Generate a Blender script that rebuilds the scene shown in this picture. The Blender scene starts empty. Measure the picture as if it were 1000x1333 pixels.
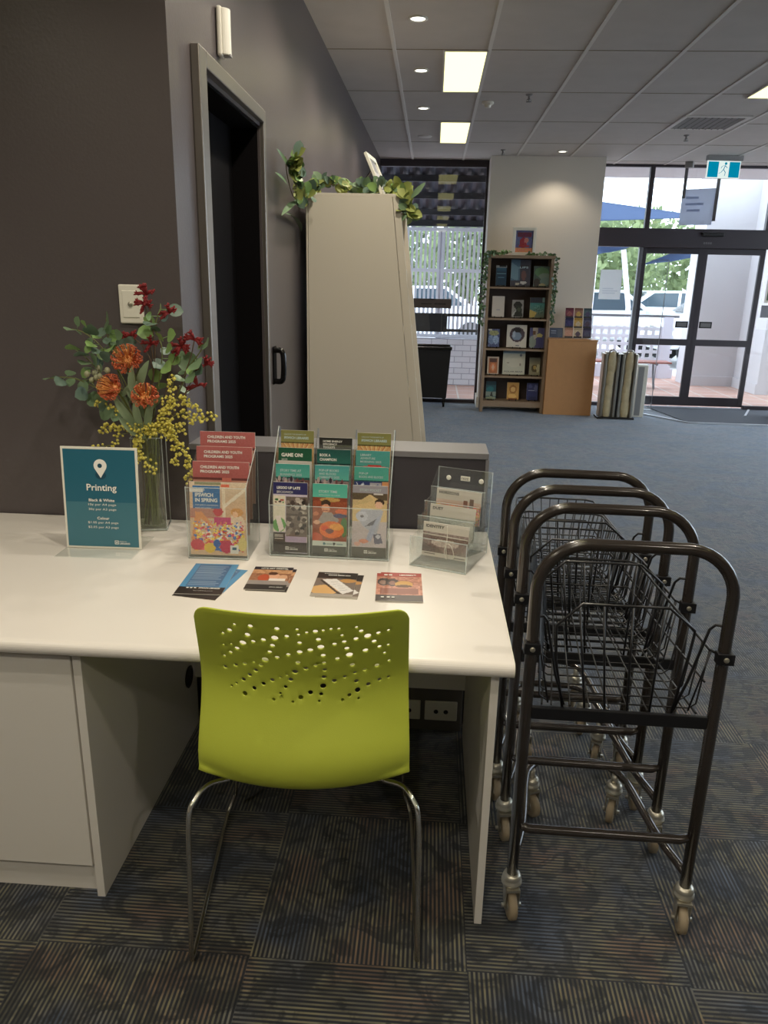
import bpy, bmesh, math, random
from mathutils import Vector, Matrix
from mathutils.geometry import delaunay_2d_cdt
import numpy as np

# ------------------------------------------------------------------ camera
W, Hh, F = 1000.0, 1333.0, 985.0
EYE = Vector((0.0, 0.0, 1.5))
R_ = Matrix(((0.9977, -0.0388, 0.0541), (0.0628, 0.2890, -0.9553), (0.0214, 0.9565, 0.2908)))
cx_ = R_.col[0].normalized(); cz_ = R_.col[2]; cz_ = (cz_ - cx_*cz_.dot(cx_)).normalized(); cy_ = cz_.cross(cx_)
R_ = Matrix((cx_, cy_, cz_)).transposed()
cam = bpy.data.cameras.new('camera'); cam_o = bpy.data.objects.new('camera', cam)
bpy.context.scene.collection.objects.link(cam_o)
cam.sensor_fit = 'HORIZONTAL'; cam.sensor_width = 36.0; cam.lens = F*36/W
cam.clip_start = 0.02; cam.clip_end = 300
cam_o.matrix_world = Matrix.Translation(EYE) @ R_.to_4x4()
bpy.context.scene.camera = cam_o

# ------------------------------------------------------------------ world, exposure
SKY = 5.0
DOWN_W = 40.0
PANEL_E = 2.2
sc = bpy.context.scene
sc.view_settings.view_transform = 'Standard'; sc.view_settings.look = 'None'
sc.view_settings.exposure = 0.0; sc.view_settings.gamma = 1.0
sc.view_settings.use_curve_mapping = False
wd = bpy.data.worlds.new('world'); sc.world = wd; wd.use_nodes = True
bg = wd.node_tree.nodes['Background']
bg.inputs[0].default_value = (0.78, 0.88, 1.0, 1); bg.inputs[1].default_value = SKY

sc.cycles.transparent_max_bounces = 40; sc.cycles.max_bounces = 14; sc.cycles.diffuse_bounces = 6
col = sc.collection
rnd = random.Random(7)
R = math.radians

def ray(px, py):
    return (R_ @ Vector((px-W/2, -(py-Hh/2), -F)))
def aty(px, py, y):
    d = ray(px, py); return EYE + d*(y/d.y)
def atz(px, py, z):
    d = ray(px, py); return EYE + d*((z-EYE.z)/d.z)
def atx(px, py, x):
    d = ray(px, py); return EYE + d*(x/d.x)

# ------------------------------------------------------------------ materials
def s2l(c):
    c = c/255.0
    return c/12.92 if c <= 0.04045 else ((c+0.055)/1.055)**2.4
def rgb(r, g, b): return (s2l(r), s2l(g), s2l(b), 1)
def mat(name, c, rough=0.5, metal=0.0, spec=0.5, noise=0.0, scale=30, bump=0.0, coat=0.0, **kw):
    m = bpy.data.materials.new(name); m.use_nodes = True
    nt = m.node_tree; b = nt.nodes['Principled BSDF']
    b.inputs['Base Color'].default_value = c; b.inputs['Roughness'].default_value = rough
    b.inputs['Metallic'].default_value = metal; b.inputs['Specular IOR Level'].default_value = spec
    b.inputs['Coat Weight'].default_value = coat
    if noise or bump:
        tc = nt.nodes.new('ShaderNodeTexCoord'); n = nt.nodes.new('ShaderNodeTexNoise')
        n.inputs['Scale'].default_value = scale; n.inputs['Detail'].default_value = 4
        nt.links.new(tc.outputs['Object'], n.inputs['Vector'])
        if noise:
            mr = nt.nodes.new('ShaderNodeMapRange'); mr.inputs[3].default_value = 1-noise; mr.inputs[4].default_value = 1+noise
            nt.links.new(n.outputs[0], mr.inputs[0])
            mx = nt.nodes.new('ShaderNodeVectorMath'); mx.operation = 'SCALE'
            mx.inputs[0].default_value = c[:3]; nt.links.new(mr.outputs[0], mx.inputs['Scale'])
            nt.links.new(mx.outputs[0], b.inputs['Base Color'])
        if bump:
            bp = nt.nodes.new('ShaderNodeBump'); bp.inputs['Strength'].default_value = bump; bp.inputs['Distance'].default_value = 0.01
            nt.links.new(n.outputs[0], bp.inputs['Height']); nt.links.new(bp.outputs[0], b.inputs['Normal'])
    for k, v in kw.items(): b.inputs[k.replace('_', ' ')].default_value = v
    return m
def emit(name, c, s):
    m = bpy.data.materials.new(name); m.use_nodes = True; nt = m.node_tree
    nt.nodes.clear(); e = nt.nodes.new('ShaderNodeEmission'); o = nt.nodes.new('ShaderNodeOutputMaterial')
    e.inputs[0].default_value = c; e.inputs[1].default_value = s; nt.links.new(e.outputs[0], o.inputs[0]); return m
def glass(name, tint=(1, 1, 1, 1), refl=1.0, rough=0.0, haze=0.0, hazec=(.9, .95, 1, 1)):
    m = bpy.data.materials.new(name); m.use_nodes = True; nt = m.node_tree; nt.nodes.clear()
    t = nt.nodes.new('ShaderNodeBsdfTransparent'); t.inputs[0].default_value = tint
    g = nt.nodes.new('ShaderNodeBsdfGlossy'); g.inputs['Roughness'].default_value = rough
    f = nt.nodes.new('ShaderNodeFresnel'); f.inputs[0].default_value = 1.5
    mu = nt.nodes.new('ShaderNodeMath'); mu.operation = 'MULTIPLY'; mu.inputs[1].default_value = refl; mu.use_clamp = True
    mx = nt.nodes.new('ShaderNodeMixShader'); o = nt.nodes.new('ShaderNodeOutputMaterial')
    gm = nt.nodes.new('ShaderNodeNewGeometry'); ff = nt.nodes.new('ShaderNodeMath'); ff.operation = 'SUBTRACT'; ff.inputs[0].default_value = 1.0
    nt.links.new(gm.outputs['Backfacing'], ff.inputs[1]); fm = nt.nodes.new('ShaderNodeMath'); fm.operation = 'MULTIPLY'; nt.links.new(f.outputs[0], fm.inputs[0]); nt.links.new(ff.outputs[0], fm.inputs[1])
    nt.links.new(fm.outputs[0], mu.inputs[0]); nt.links.new(mu.outputs[0], mx.inputs[0])
    nt.links.new(g.outputs[0], mx.inputs[2])
    if haze:
        d = nt.nodes.new('ShaderNodeBsdfDiffuse'); d.inputs[0].default_value = hazec
        m2 = nt.nodes.new('ShaderNodeMixShader'); m2.inputs[0].default_value = haze
        nt.links.new(t.outputs[0], m2.inputs[1]); nt.links.new(d.outputs[0], m2.inputs[2]); nt.links.new(m2.outputs[0], mx.inputs[1])
    else:
        nt.links.new(t.outputs[0], mx.inputs[1])
    nt.links.new(mx.outputs[0], o.inputs[0]); return m
def leafmat(name, c, noise=0.3, rough=0.45):
    m = mat(name, c, rough, noise=noise, scale=25); return m

M = {}
M['wall_dark'] = mat('dark_wall_paint', rgb(86, 79, 80), 0.34, spec=0.5, noise=0.05, scale=120, bump=0.05)
M['wall_white'] = mat('white_wall_paint', rgb(224, 214, 200), 0.6, noise=0.02, scale=60)
M['laminate'] = mat('white_laminate', rgb(226, 221, 214), 0.38, spec=0.4, noise=0.015, scale=300)
M['laminate_top'] = mat('worktop_laminate', rgb(234, 228, 222), 0.3, spec=0.5, noise=0.01, scale=300)
M['melamine'] = mat('warm_white_melamine', rgb(214, 206, 192), 0.5, spec=0.3, noise=0.03, scale=200)
M['groove'] = mat('shadow_gap', rgb(120, 105, 80), 0.7)
M['seam'] = mat('edge_seam', rgb(150, 140, 120), 0.6)
M['greycap'] = mat('grey_laminate', rgb(120, 118, 122), 0.45)
M['partition'] = mat('charcoal_partition', rgb(58, 54, 60), 0.55, noise=0.06, scale=200)
M['black'] = mat('matt_black', rgb(22, 21, 22), 0.5)
M['blackgloss'] = mat('gloss_black', rgb(16, 15, 16), 0.2)
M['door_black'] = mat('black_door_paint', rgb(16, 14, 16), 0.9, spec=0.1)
M['bronze'] = mat('anodised_frame', rgb(140, 134, 128), 0.36, metal=0.8)
M['alu_dark'] = mat('dark_powdercoat', rgb(58, 50, 56), 0.45)
M['alu_grey'] = mat('grey_powdercoat', rgb(120, 120, 125), 0.4, metal=0.3)
M['ceil'] = mat('ceiling_tile', rgb(206, 200, 196), 0.85, noise=0.07, scale=6, bump=0.1)
M['ceil_bar'] = mat('ceiling_tee_bar', rgb(228, 224, 220), 0.6)
M['plastic_white'] = mat('white_plastic', rgb(232, 228, 216), 0.4)
M['plastic_grey'] = mat('grey_plastic', rgb(150, 148, 148), 0.5)
M['green'] = mat('lime_polypropylene', rgb(190, 200, 72), 0.42, spec=0.35, noise=0.03, scale=400, bump=0.03)
M['chrome'] = mat('chrome', rgb(215, 212, 205), 0.12, metal=1.0)
M['steel'] = mat('galvanised_steel', rgb(190, 185, 172), 0.35, metal=0.85)
M['tube'] = mat('dark_brown_enamel', rgb(46, 40, 37), 0.22, spec=0.6, coat=0.3)
M['wire'] = mat('black_wire_enamel', rgb(20, 20, 24), 0.3)
M['rubber'] = mat('grey_rubber_tyre', rgb(150, 135, 112), 0.6, noise=0.06, scale=80)
M['clear'] = glass('clear_acrylic', (0.985, 0.995, 0.99, 1), 1.3, 0.02, 0.025, (.9, .96, .96, 1))
M['clear_edge'] = glass('acrylic_edge', (0.88, 0.93, 0.92, 1), 1.8, 0.05, 0.35, (.9, .95, .95, 1))
M['pane'] = glass('window_glass', (0.96, 0.98, 0.985, 1), 1.7, 0.0, 0.0)
M['vaseglass'] = glass('vase_glass', (0.975, 0.985, 0.975, 1), 1.8, 0.0, 0.02)
M['water'] = glass('vase_water', (0.93, 0.95, 0.86, 1), 1.2, 0.0, 0.06, (.6, .65, .5, 1))
M['teal'] = mat('teal_print', rgb(38, 100, 122), 0.35)
M['teal2'] = mat('lighter_teal_print', rgb(66, 118, 134), 0.35)
M['teal3'] = mat('dark_teal_print', rgb(24, 72, 92), 0.4)
M['white'] = mat('white_ink', rgb(240, 238, 232), 0.5)
M['grey_ink'] = mat('grey_ink', rgb(110, 108, 108), 0.5)
M['pale_ink'] = mat('pale_ink', rgb(190, 210, 214), 0.5)
M['dark_ink'] = mat('dark_ink', rgb(38, 34, 34), 0.5)
M['paper'] = mat('paper_edge', rgb(225, 220, 210), 0.6)
M['oak'] = mat('limed_oak', rgb(150, 128, 106), 0.55, noise=0.12, scale=14)
M['oak_dark'] = mat('dark_oak_back', rgb(80, 66, 62), 0.6, noise=0.1, scale=14)
M['beech'] = mat('beech_veneer', rgb(196, 146, 98), 0.45, noise=0.06, scale=20)
M['stainless'] = mat('brushed_stainless', rgb(168, 162, 150), 0.32, metal=0.9, noise=0.1, scale=12)
M['bag'] = mat('translucent_bag', rgb(190, 175, 140), 0.35, noise=0.25, scale=18, bump=0.6)
M['outwall'] = mat('outdoor_white_render', rgb(205, 203, 206), 0.7, noise=0.03, scale=10)
M['outwhite'] = mat('outdoor_white_paint', rgb(215, 215, 225), 0.5)
M['awning'] = mat('awning_sheet', rgb(72, 72, 84), 0.5)
M['beam'] = mat('awning_beam', rgb(34, 34, 42), 0.5)
M['sail'] = mat('blue_shade_cloth', rgb(88, 100, 125), 0.8)
M['car'] = mat('white_car_paint', rgb(225, 228, 232), 0.25, coat=0.5)
M['carglass'] = mat('car_glass', rgb(60, 75, 85), 0.1)
M['tyre'] = mat('tyre', rgb(30, 30, 32), 0.7)
M['wood_red'] = mat('red_brown_slats', rgb(150, 85, 70), 0.5)
M['leaf_far'] = leafmat('tree_foliage', rgb(120, 145, 80), 0.5)
M['bark'] = mat('bark', rgb(95, 80, 65), 0.8, noise=0.3)
M['leaf'] = leafmat('eucalyptus_leaf', rgb(112, 138, 104), 0.25)
M['leaf_b'] = leafmat('young_leaf', rgb(130, 162, 96), 0.25)
M['leaf_c'] = leafmat('blue_grey_leaf', rgb(98, 120, 106), 0.25)
M['leaf_d'] = leafmat('silver_leaf', rgb(128, 145, 112), 0.2)
M['leaf_e'] = leafmat('yellow_green_leaf', rgb(150, 158, 88), 0.25)
M['ivy'] = leafmat('ivy_leaf', rgb(84, 116, 66), 0.3)
M['stem'] = mat('green_stem', rgb(110, 115, 60), 0.5)
M['stem_brown'] = mat('brown_stem', rgb(95, 75, 55), 0.6)
M['protea'] = mat('orange_styles', rgb(214, 112, 74), 0.5, noise=0.15, scale=60)
M['protea_in'] = mat('golden_styles', rgb(232, 160, 92), 0.5, noise=0.15, scale=60)
M['paw'] = mat('red_felt_flower', rgb(122, 22, 26), 0.7, noise=0.2, scale=60)
M['wattle'] = mat('yellow_wattle', rgb(206, 194, 92), 0.8, noise=0.15, scale=90)
M['gumnut'] = mat('gumnut', rgb(150, 150, 120), 0.5)
M['exit_blue'] = emit('exit_sign_blue', rgb(0, 140, 175), 0.9)
M['exit_white'] = emit('exit_sign_white', rgb(230, 245, 240), 0.95)
M['panel_light'] = emit('light_diffuser', (1.0, 0.93, 0.42, 1), PANEL_E)
M['spot_lens'] = emit('spot_lens', (1.0, 0.97, 0.85, 1), 6.0)
M['mat_floor'] = mat('entrance_mat', rgb(74, 78, 86), 0.9, noise=0.15, scale=60)
M['strip'] = mat('metal_strip', rgb(205, 208, 215), 0.35, metal=0.6)
M['green_card'] = mat('green_poster', rgb(92, 118, 96), 0.6)

# attribute print
def make_print():
    m = bpy.data.materials.new('printed_paper'); m.use_nodes = True; nt = m.node_tree
    b = nt.nodes['Principled BSDF']; b.inputs['Roughness'].default_value = 0.38
    a = nt.nodes.new('ShaderNodeVertexColor'); a.layer_name = 'Print'
    nt.links.new(a.outputs[0], b.inputs['Base Color']); return m
M['print'] = make_print()

# carpet: half-metre tiles laid quarter-turned, ribbed with flecked yarns
def make_carpet():
    m = bpy.data.materials.new('ribbed_carpet_tile'); m.use_nodes = True; nt = m.node_tree; N = nt.nodes; L = nt.links
    b = N['Principled BSDF']; b.inputs['Roughness'].default_value = 0.85; b.inputs['Specular IOR Level'].default_value = 0.25
    b.inputs['Sheen Weight'].default_value = 0.5; b.inputs['Sheen Tint'].default_value = (.75, .85, 1, 1); b.inputs['Sheen Roughness'].default_value = 0.5
    g = N.new('ShaderNodeNewGeometry'); sp = N.new('ShaderNodeSeparateXYZ'); L.new(g.outputs['Position'], sp.inputs[0])
    def mth(op, a, b2=None, c=None):
        n = N.new('ShaderNodeMath'); n.operation = op
        for i, v in enumerate((a, b2, c)):
            if v is None: continue
            if isinstance(v, (int, float)): n.inputs[i].default_value = v
            else: L.new(v, n.inputs[i])
        return n.outputs[0]
    X = mth('DIVIDE', mth('SUBTRACT', sp.outputs[0], 0.137), 0.502)
    Y = mth('DIVIDE', mth('SUBTRACT', sp.outputs[1], 1.357), 0.494)
    fx = mth('FLOOR', X); fy = mth('FLOOR', Y)
    par = mth('ABSOLUTE', mth('MODULO', mth('ADD', fx, fy), 2.0))       # 0 or 1
    # par odd: ribs run in depth.  (fx=0, fy=-1 => depth)
    rib = mth('ADD', mth('MULTIPLY', sp.outputs[0], par), mth('MULTIPLY', sp.outputs[1], mth('SUBTRACT', 1.0, par)))
    alo = mth('ADD', mth('MULTIPLY', sp.outputs[1], par), mth('MULTIPLY', sp.outputs[0], mth('SUBTRACT', 1.0, par)))
    ph = mth('MULTIPLY', rib, 95.0)
    idx = mth('FLOOR', ph); fr = mth('FRACT', ph)
    line = mth('LESS_THAN', mth('ABSOLUTE', mth('SUBTRACT', fr, 0.5)), 0.22)
    cb = N.new('ShaderNodeCombineXYZ'); L.new(idx, cb.inputs[0]); L.new(mth('MULTIPLY', alo, 9.0), cb.inputs[1]); L.new(mth('ADD', mth('MULTIPLY', fx, 7.3), mth('MULTIPLY', fy, 3.1)), cb.inputs[2])
    n1 = N.new('ShaderNodeTexNoise'); n1.inputs['Scale'].default_value = 1.0; n1.inputs['Detail'].default_value = 2.5
    L.new(cb.outputs[0], n1.inputs['Vector'])
    n2 = N.new('ShaderNodeTexNoise'); n2.inputs['Scale'].default_value = 10.0; n2.inputs['Detail'].default_value = 3; n2.inputs['Distortion'].default_value = 2.2
    L.new(g.outputs['Position'], n2.inputs['Vector'])
    n3 = N.new('ShaderNodeTexNoise'); n3.inputs['Scale'].default_value = 5.0; L.new(g.outputs['Position'], n3.inputs['Vector'])
    r2 = N.new('ShaderNodeValToRGB'); L.new(n2.outputs[0], r2.inputs[0])
    r2.color_ramp.elements[0].position = 0.40; r2.color_ramp.elements[0].color = (0.3, 0.3, 0.3, 1)
    r2.color_ramp.elements[1].position = 0.52; r2.color_ramp.elements[1].color = (1, 1, 1, 1)
    cr = N.new('ShaderNodeValToRGB'); L.new(n3.outputs[0], cr.inputs[0])
    e = cr.color_ramp.elements; e[0].position = 0.35; e[0].color = rgb(88, 98, 116)
    e[1].position = 0.62; e[1].color = rgb(136, 112, 88)
    k = e.new(0.43); k.color = rgb(116, 114, 106); k = e.new(0.52); k.color = rgb(136, 130, 100)
    amp = mth('MULTIPLY', mth('MULTIPLY', line, r2.outputs[0]), mth('MULTIPLY_ADD', n1.outputs[0], 1.5, -0.2))
    mx = N.new('ShaderNodeMix'); mx.data_type = 'RGBA'; mx.clamp_factor = True
    L.new(amp, mx.inputs[0])
    bm_ = N.new('ShaderNodeMix'); bm_.data_type = 'RGBA'; L.new(r2.outputs[0], bm_.inputs[0]); bm_.inputs[6].default_value = rgb(14, 14, 17); bm_.inputs[7].default_value = rgb(33, 33, 38); L.new(bm_.outputs[2], mx.inputs[6]); L.new(cr.outputs[0], mx.inputs[7])
    L.new(mx.outputs[2], b.inputs['Base Color'])
    bp = N.new('ShaderNodeBump'); bp.inputs['Strength'].default_value = 0.5; bp.inputs['Distance'].default_value = 0.003
    L.new(mth('MULTIPLY', line, r2.outputs[0]), bp.inputs['Height']); L.new(bp.outputs[0], b.inputs['Normal'])
    return m
M['carpet'] = make_carpet()

def brickmat(name, c1, c2, mortar, bw, bh, ms=0.012, axis='XZ', offset=0.5):
    m = bpy.data.materials.new(name); m.use_nodes = True; nt = m.node_tree; N = nt.nodes; L = nt.links
    g = N.new('ShaderNodeNewGeometry'); sp = N.new('ShaderNodeSeparateXYZ'); cb = N.new('ShaderNodeCombineXYZ')
    L.new(g.outputs['Position'], sp.inputs[0]); L.new(sp.outputs['XYZ'.index(axis[0])], cb.inputs[0]); L.new(sp.outputs['XYZ'.index(axis[1])], cb.inputs[1])
    t = N.new('ShaderNodeTexBrick'); t.offset = offset; L.new(cb.outputs[0], t.inputs['Vector'])
    t.inputs['Color1'].default_value = c1; t.inputs['Color2'].default_value = c2; t.inputs['Mortar'].default_value = mortar
    t.inputs['Scale'].default_value = 1.0; t.inputs['Mortar Size'].default_value = ms
    t.inputs['Brick Width'].default_value = bw; t.inputs['Row Height'].default_value = bh
    b = N['Principled BSDF']; L.new(t.outputs[0], b.inputs['Base Color']); b.inputs['Roughness'].default_value = 0.7
    return m
M['brick'] = brickmat('white_painted_brick', rgb(205, 203, 208), rgb(196, 194, 200), rgb(150, 148, 155), 0.24, 0.086, 0.006)
M['paving'] = brickmat('terracotta_paving', rgb(188, 150, 135), rgb(176, 138, 124), rgb(190, 180, 172), 0.4, 0.4, 0.012, 'XY', 0.0)
M['concrete'] = mat('outdoor_concrete', rgb(190, 188, 186), 0.8, noise=0.08, scale=3)

# ------------------------------------------------------------------ mesh helpers
class MB:
    def __init__(s): s.bm = bmesh.new()
    def box(s, a, b, mtx=None, mi=0):
        x0, y0, z0 = a; x1, y1, z1 = b
        vs = [s.bm.verts.new(Vector(p) if mtx is None else mtx @ Vector(p)) for p in
              ((x0,y0,z0),(x1,y0,z0),(x1,y1,z0),(x0,y1,z0),(x0,y0,z1),(x1,y0,z1),(x1,y1,z1),(x0,y1,z1))]
        for f in ((0,3,2,1),(4,5,6,7),(0,1,5,4),(1,2,6,5),(2,3,7,6),(3,0,4,7)):
            s.bm.faces.new([vs[i] for i in f]).material_index = mi
        return s
    def bar(s, p, q, w, h=None, mi=0):
        p, q = Vector(p), Vector(q); d = q-p; h = w if h is None else h
        rot = d.to_track_quat('Y', 'Z').to_matrix().to_4x4()
        return s.box((-w/2, 0, -h/2), (w/2, d.length, h/2), Matrix.Translation(p) @ rot, mi)
    def tube(s, pts, r, seg=10, closed=False, mi=0, caps=True):
        pts = [Vector(p) for p in pts]; n = len(pts); rs = r if isinstance(r, (list, tuple)) else [r]*n
        rings = []; up = None
        for i in range(n):
            a = pts[(i-1) % n] if (i > 0 or closed) else pts[i]; b = pts[(i+1) % n] if (i < n-1 or closed) else pts[i]
            t = (b-a).normalized()
            if up is None:
                up = Vector((0, 0, 1)) if abs(t.z) < 0.9 else Vector((1, 0, 0))
            up = (up - t*up.dot(t))
            if up.length < 1e-5: up = t.orthogonal()
            up.normalize(); sd = t.cross(up)
            rings.append([s.bm.verts.new(pts[i] + (up*math.cos(2*math.pi*k/seg) + sd*math.sin(2*math.pi*k/seg))*rs[i]) for k in range(seg)])
        for i in range(n if closed else n-1):
            A, B = rings[i], rings[(i+1) % n]
            for k in range(seg):
                f = s.bm.faces.new((A[k], A[(k+1) % seg], B[(k+1) % seg], B[k])); f.smooth = True; f.material_index = mi
        if not closed and caps:
            s.bm.faces.new(rings[0][::-1]).material_index = mi; s.bm.faces.new(rings[-1]).material_index = mi
        return s
    def lathe(s, prof, seg=20, mtx=None, mi=0, cap=True):
        mtx = mtx or Matrix(); rings = []
        for r, z in prof:
            rings.append([s.bm.verts.new(mtx @ Vector((r*math.cos(2*math.pi*k/seg), r*math.sin(2*math.pi*k/seg), z))) for k in range(seg)])
        for A, B in zip(rings, rings[1:]):
            for k in range(seg):
                f = s.bm.faces.new((A[k], A[(k+1) % seg], B[(k+1) % seg], B[k])); f.smooth = True; f.material_index = mi
        if cap:
            s.bm.faces.new(rings[0][::-1]).material_index = mi; s.bm.faces.new(rings[-1]).material_index = mi
        return s
    def ball(s, c, r, mi=0, sub=1, sc=(1, 1, 1)):
        mtx = Matrix.Translation(c) @ Matrix.Diagonal((r*sc[0], r*sc[1], r*sc[2], 1))
        g = bmesh.ops.create_icosphere(s.bm, subdivisions=sub, radius=1, matrix=mtx)
        for v in g['verts']:
            for f in v.link_faces: f.smooth = True; f.material_index = mi
        return s
    def prism(s, poly, fn, t, mi=0):
        """poly: 2-D outline; fn(u,v,w) -> point; t: thickness from w=0 to w=t"""
        A = [s.bm.verts.new(fn(u, v, 0)) for u, v in poly]; B = [s.bm.verts.new(fn(u, v, t)) for u, v in poly]
        n = len(poly)
        s.bm.faces.new(A[::-1]).material_index = mi; s.bm.faces.new(B).material_index = mi
        for i in range(n): s.bm.faces.new((A[i], A[(i+1) % n], B[(i+1) % n], B[i])).material_index = mi
        return s
    def poly(s, pts, mi=0, smooth=False):
        f = s.bm.faces.new([s.bm.verts.new(Vector(p)) for p in pts]); f.material_index = mi; f.smooth = smooth; return s
    def leaf(s, base, d, nrm, ln, wd, mi=0, fold=0.15, rnd_=False):
        """a leaf blade with a folded midrib and curvature"""
        base, d, nrm = Vector(base), Vector(d).normalized(), Vector(nrm)
        nrm = (nrm - d*nrm.dot(d))
        if nrm.length < 1e-4: nrm = d.orthogonal()
        nrm.normalize(); sd = d.cross(nrm)
        prof = ((0, .0), (.15, .62), (.4, 1.0), (.65, .9), (.87, .5), (1, 0)) if not rnd_ else ((0, .0), (.08, .55), (.3, .95), (.55, 1.0), (.82, .7), (1, 0))
        mid = []; lf = []; rt = []
        for t, w in prof:
            c = base + d*ln*t - nrm*ln*0.12*t*t
            mid.append(s.bm.verts.new(c))
            if w > 0:
                lf.append(s.bm.verts.new(c + sd*wd/2*w + nrm*wd*fold*w)); rt.append(s.bm.verts.new(c - sd*wd/2*w + nrm*wd*fold*w))
            else: lf.append(None); rt.append(None)
        for side in (lf, rt):
            for i in range(len(prof)-1):
                q = [v for v in (mid[i], mid[i+1], side[i+1], side[i]) if v is not None]
                if side is rt: q = q[::-1]
                f = s.bm.faces.new(q); f.smooth = True; f.material_index = mi
        return s
    def build(s, name, mats, parent=None, bevel=0.0, seg=2, weld=False):
        if weld: bmesh.ops.remove_doubles(s.bm, verts=s.bm.verts, dist=1e-5)
        me = bpy.data.meshes.new(name); s.bm.normal_update(); s.bm.to_mesh(me); s.bm.free()
        if not isinstance(mats, (list, tuple)): mats = [mats]
        for m in mats: me.materials.append(M[m] if isinstance(m, str) else m)
        o = bpy.data.objects.new(name, me); col.objects.link(o)
        if parent is not None: o.parent = parent
        if bevel:
            b = o.modifiers.new('Bevel', 'BEVEL'); b.width = bevel; b.segments = seg; b.limit_method = 'ANGLE'; b.angle_limit = R(40)
            b.harden_normals = False
        return o

def tag(o, label=None, cat=None, group=None, kind=None):
    if label: o['label'] = label
    if cat: o['category'] = cat
    if group: o['group'] = group
    if kind: o['kind'] = kind
    return o
def thing(name, label, cat, loc=(0, 0, 0), rz=0.0, group=None):
    o = bpy.data.objects.new(name, None); col.objects.link(o); o.empty_display_size = 0.05
    o.location = loc; o.rotation_euler = (0, 0, rz); return tag(o, label, cat, group)
def struct(name, mb, m, parent=None, bevel=0.0):
    o = mb.build(name, m, parent, bevel)
    if parent is None: o['kind'] = 'structure'
    return o
def copy_tree(o, parent=None):
    c = o.copy(); col.objects.link(c)
    if parent is not None: c.parent = parent
    for ch in list(o.children): copy_tree(ch, c)
    return c
def label_part(o, l): o['label'] = l; return o

def arc(c, u, v, r, a0, a1, n):
    c, u, v = Vector(c), Vector(u), Vector(v)
    return [c + u*r*math.cos(R(a0+(a1-a0)*i/n)) + v*r*math.sin(R(a0+(a1-a0)*i/n)) for i in range(n+1)]
def smooth_path(pts, n=6):
    P = [Vector(p) for p in pts]; P = [P[0]*2-P[1]] + P + [P[-1]*2-P[-2]]; out = []
    for i in range(1, len(P)-2):
        for k in range(n):
            t = k/n; a, b, c, d = P[i-1], P[i], P[i+1], P[i+2]
            out.append(0.5*((2*b) + (c-a)*t + (2*a-5*b+4*c-d)*t*t + (3*b-a-3*c+d)*t**3))
    out.append(P[-2]); return out

# lettering: a text outline turned into a mesh, fitted to a box (u right, v up) on a plane
def lettering(txts, org, u, v, parent, m='white', name='lettering', bold=0.0, lift=0.0008):
    """txts: list of (string, x, y, width, height[, bold]) in plane units; x,y = lower-left corner"""
    org, u, v = Vector(org), Vector(u).normalized(), Vector(v).normalized(); n = u.cross(v)
    bm = bmesh.new()
    for t in txts:
        s, x, y, w, h = t[:5]; bo = t[5] if len(t) > 5 else bold
        cu = bpy.data.curves.new('t', 'FONT'); cu.body = s; cu.size = 1.0; cu.offset = bo; cu.resolution_u = 2
        ob = bpy.data.objects.new('t', cu)
        me = bpy.data.meshes.new_from_object(ob)
        co = np.empty(len(me.vertices)*3); me.vertices.foreach_get('co', co); co = co.reshape(-1, 3)
        if len(co) == 0: continue
        mn, mxx = co.min(0), co.max(0)
        for vtx in me.vertices:
            c = vtx.co
            a = x + (c.x-mn[0])/max(mxx[0]-mn[0], 1e-6)*w; b_ = y + (c.y-mn[1])/max(mxx[1]-mn[1], 1e-6)*h
            vtx.co = org + u*a + v*b_ + n*lift
        bm.from_mesh(me); bpy.data.meshes.remove(me); bpy.data.objects.remove(ob); bpy.data.curves.remove(cu)
    me = bpy.data.meshes.new(name); bm.to_mesh(me); bm.free(); me.materials.append(M[m])
    o = bpy.data.objects.new(name, me); col.objects.link(o)
    if parent is not None: o.parent = parent
    return o

# printed card: colour cells on the face, paper on the edges; local frame u (right), v (up), n = u x v towards the reader
def printed(name, arr, org, u, v, w, h, t=0.0012, parent=None):
    arr = np.clip(np.asarray(arr, float), 0, 255)/255.0
    lin = np.where(arr <= 0.04045, arr/12.92, ((arr+0.055)/1.055)**2.4)
    Hn, Wn = lin.shape[:2]; org, u, v = Vector(org), Vector(u).normalized(), Vector(v).normalized(); n = u.cross(v)
    verts = []; faces = []; cols = []
    for j in range(Hn+1):
        for i in range(Wn+1): verts.append(org + u*(w*i/Wn) + v*(h*(1-j/Hn)) + n*t)
    for j in range(Hn):
        for i in range(Wn):
            a = j*(Wn+1)+i; faces.append((a+Wn+1, a+Wn+2, a+1, a)); cols.append(lin[j, i])
    k = len(verts)
    for a, b in ((0, 0), (w, 0), (w, h), (0, h)):
        verts.append(org + u*a + v*b)
    for a, b in ((0, 0), (w, 0), (w, h), (0, h)):
        verts.append(org + u*a + v*b + n*t*0.98)
    for f in ((0, 3, 2, 1), (0, 1, 5, 4), (1, 2, 6, 5), (2, 3, 7, 6), (3, 0, 4, 7)):
        faces.append(tuple(k+x for x in f)); cols.append((0.72, 0.68, 0.62))
    me = bpy.data.meshes.new(name); me.from_pydata([tuple(p) for p in verts], [], faces)
    at = me.color_attributes.new('Print', 'FLOAT_COLOR', 'CORNER')
    buf = np.ones((len(me.loops), 4)); li = 0
    for f, c in zip(faces, cols): buf[li:li+len(f), :3] = c; li += len(f)
    at.data.foreach_set('color', buf.ravel()); me.materials.append(M['print'])
    o = bpy.data.objects.new(name, me); col.objects.link(o)
    if parent is not None: o.parent = parent
    return o

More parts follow.
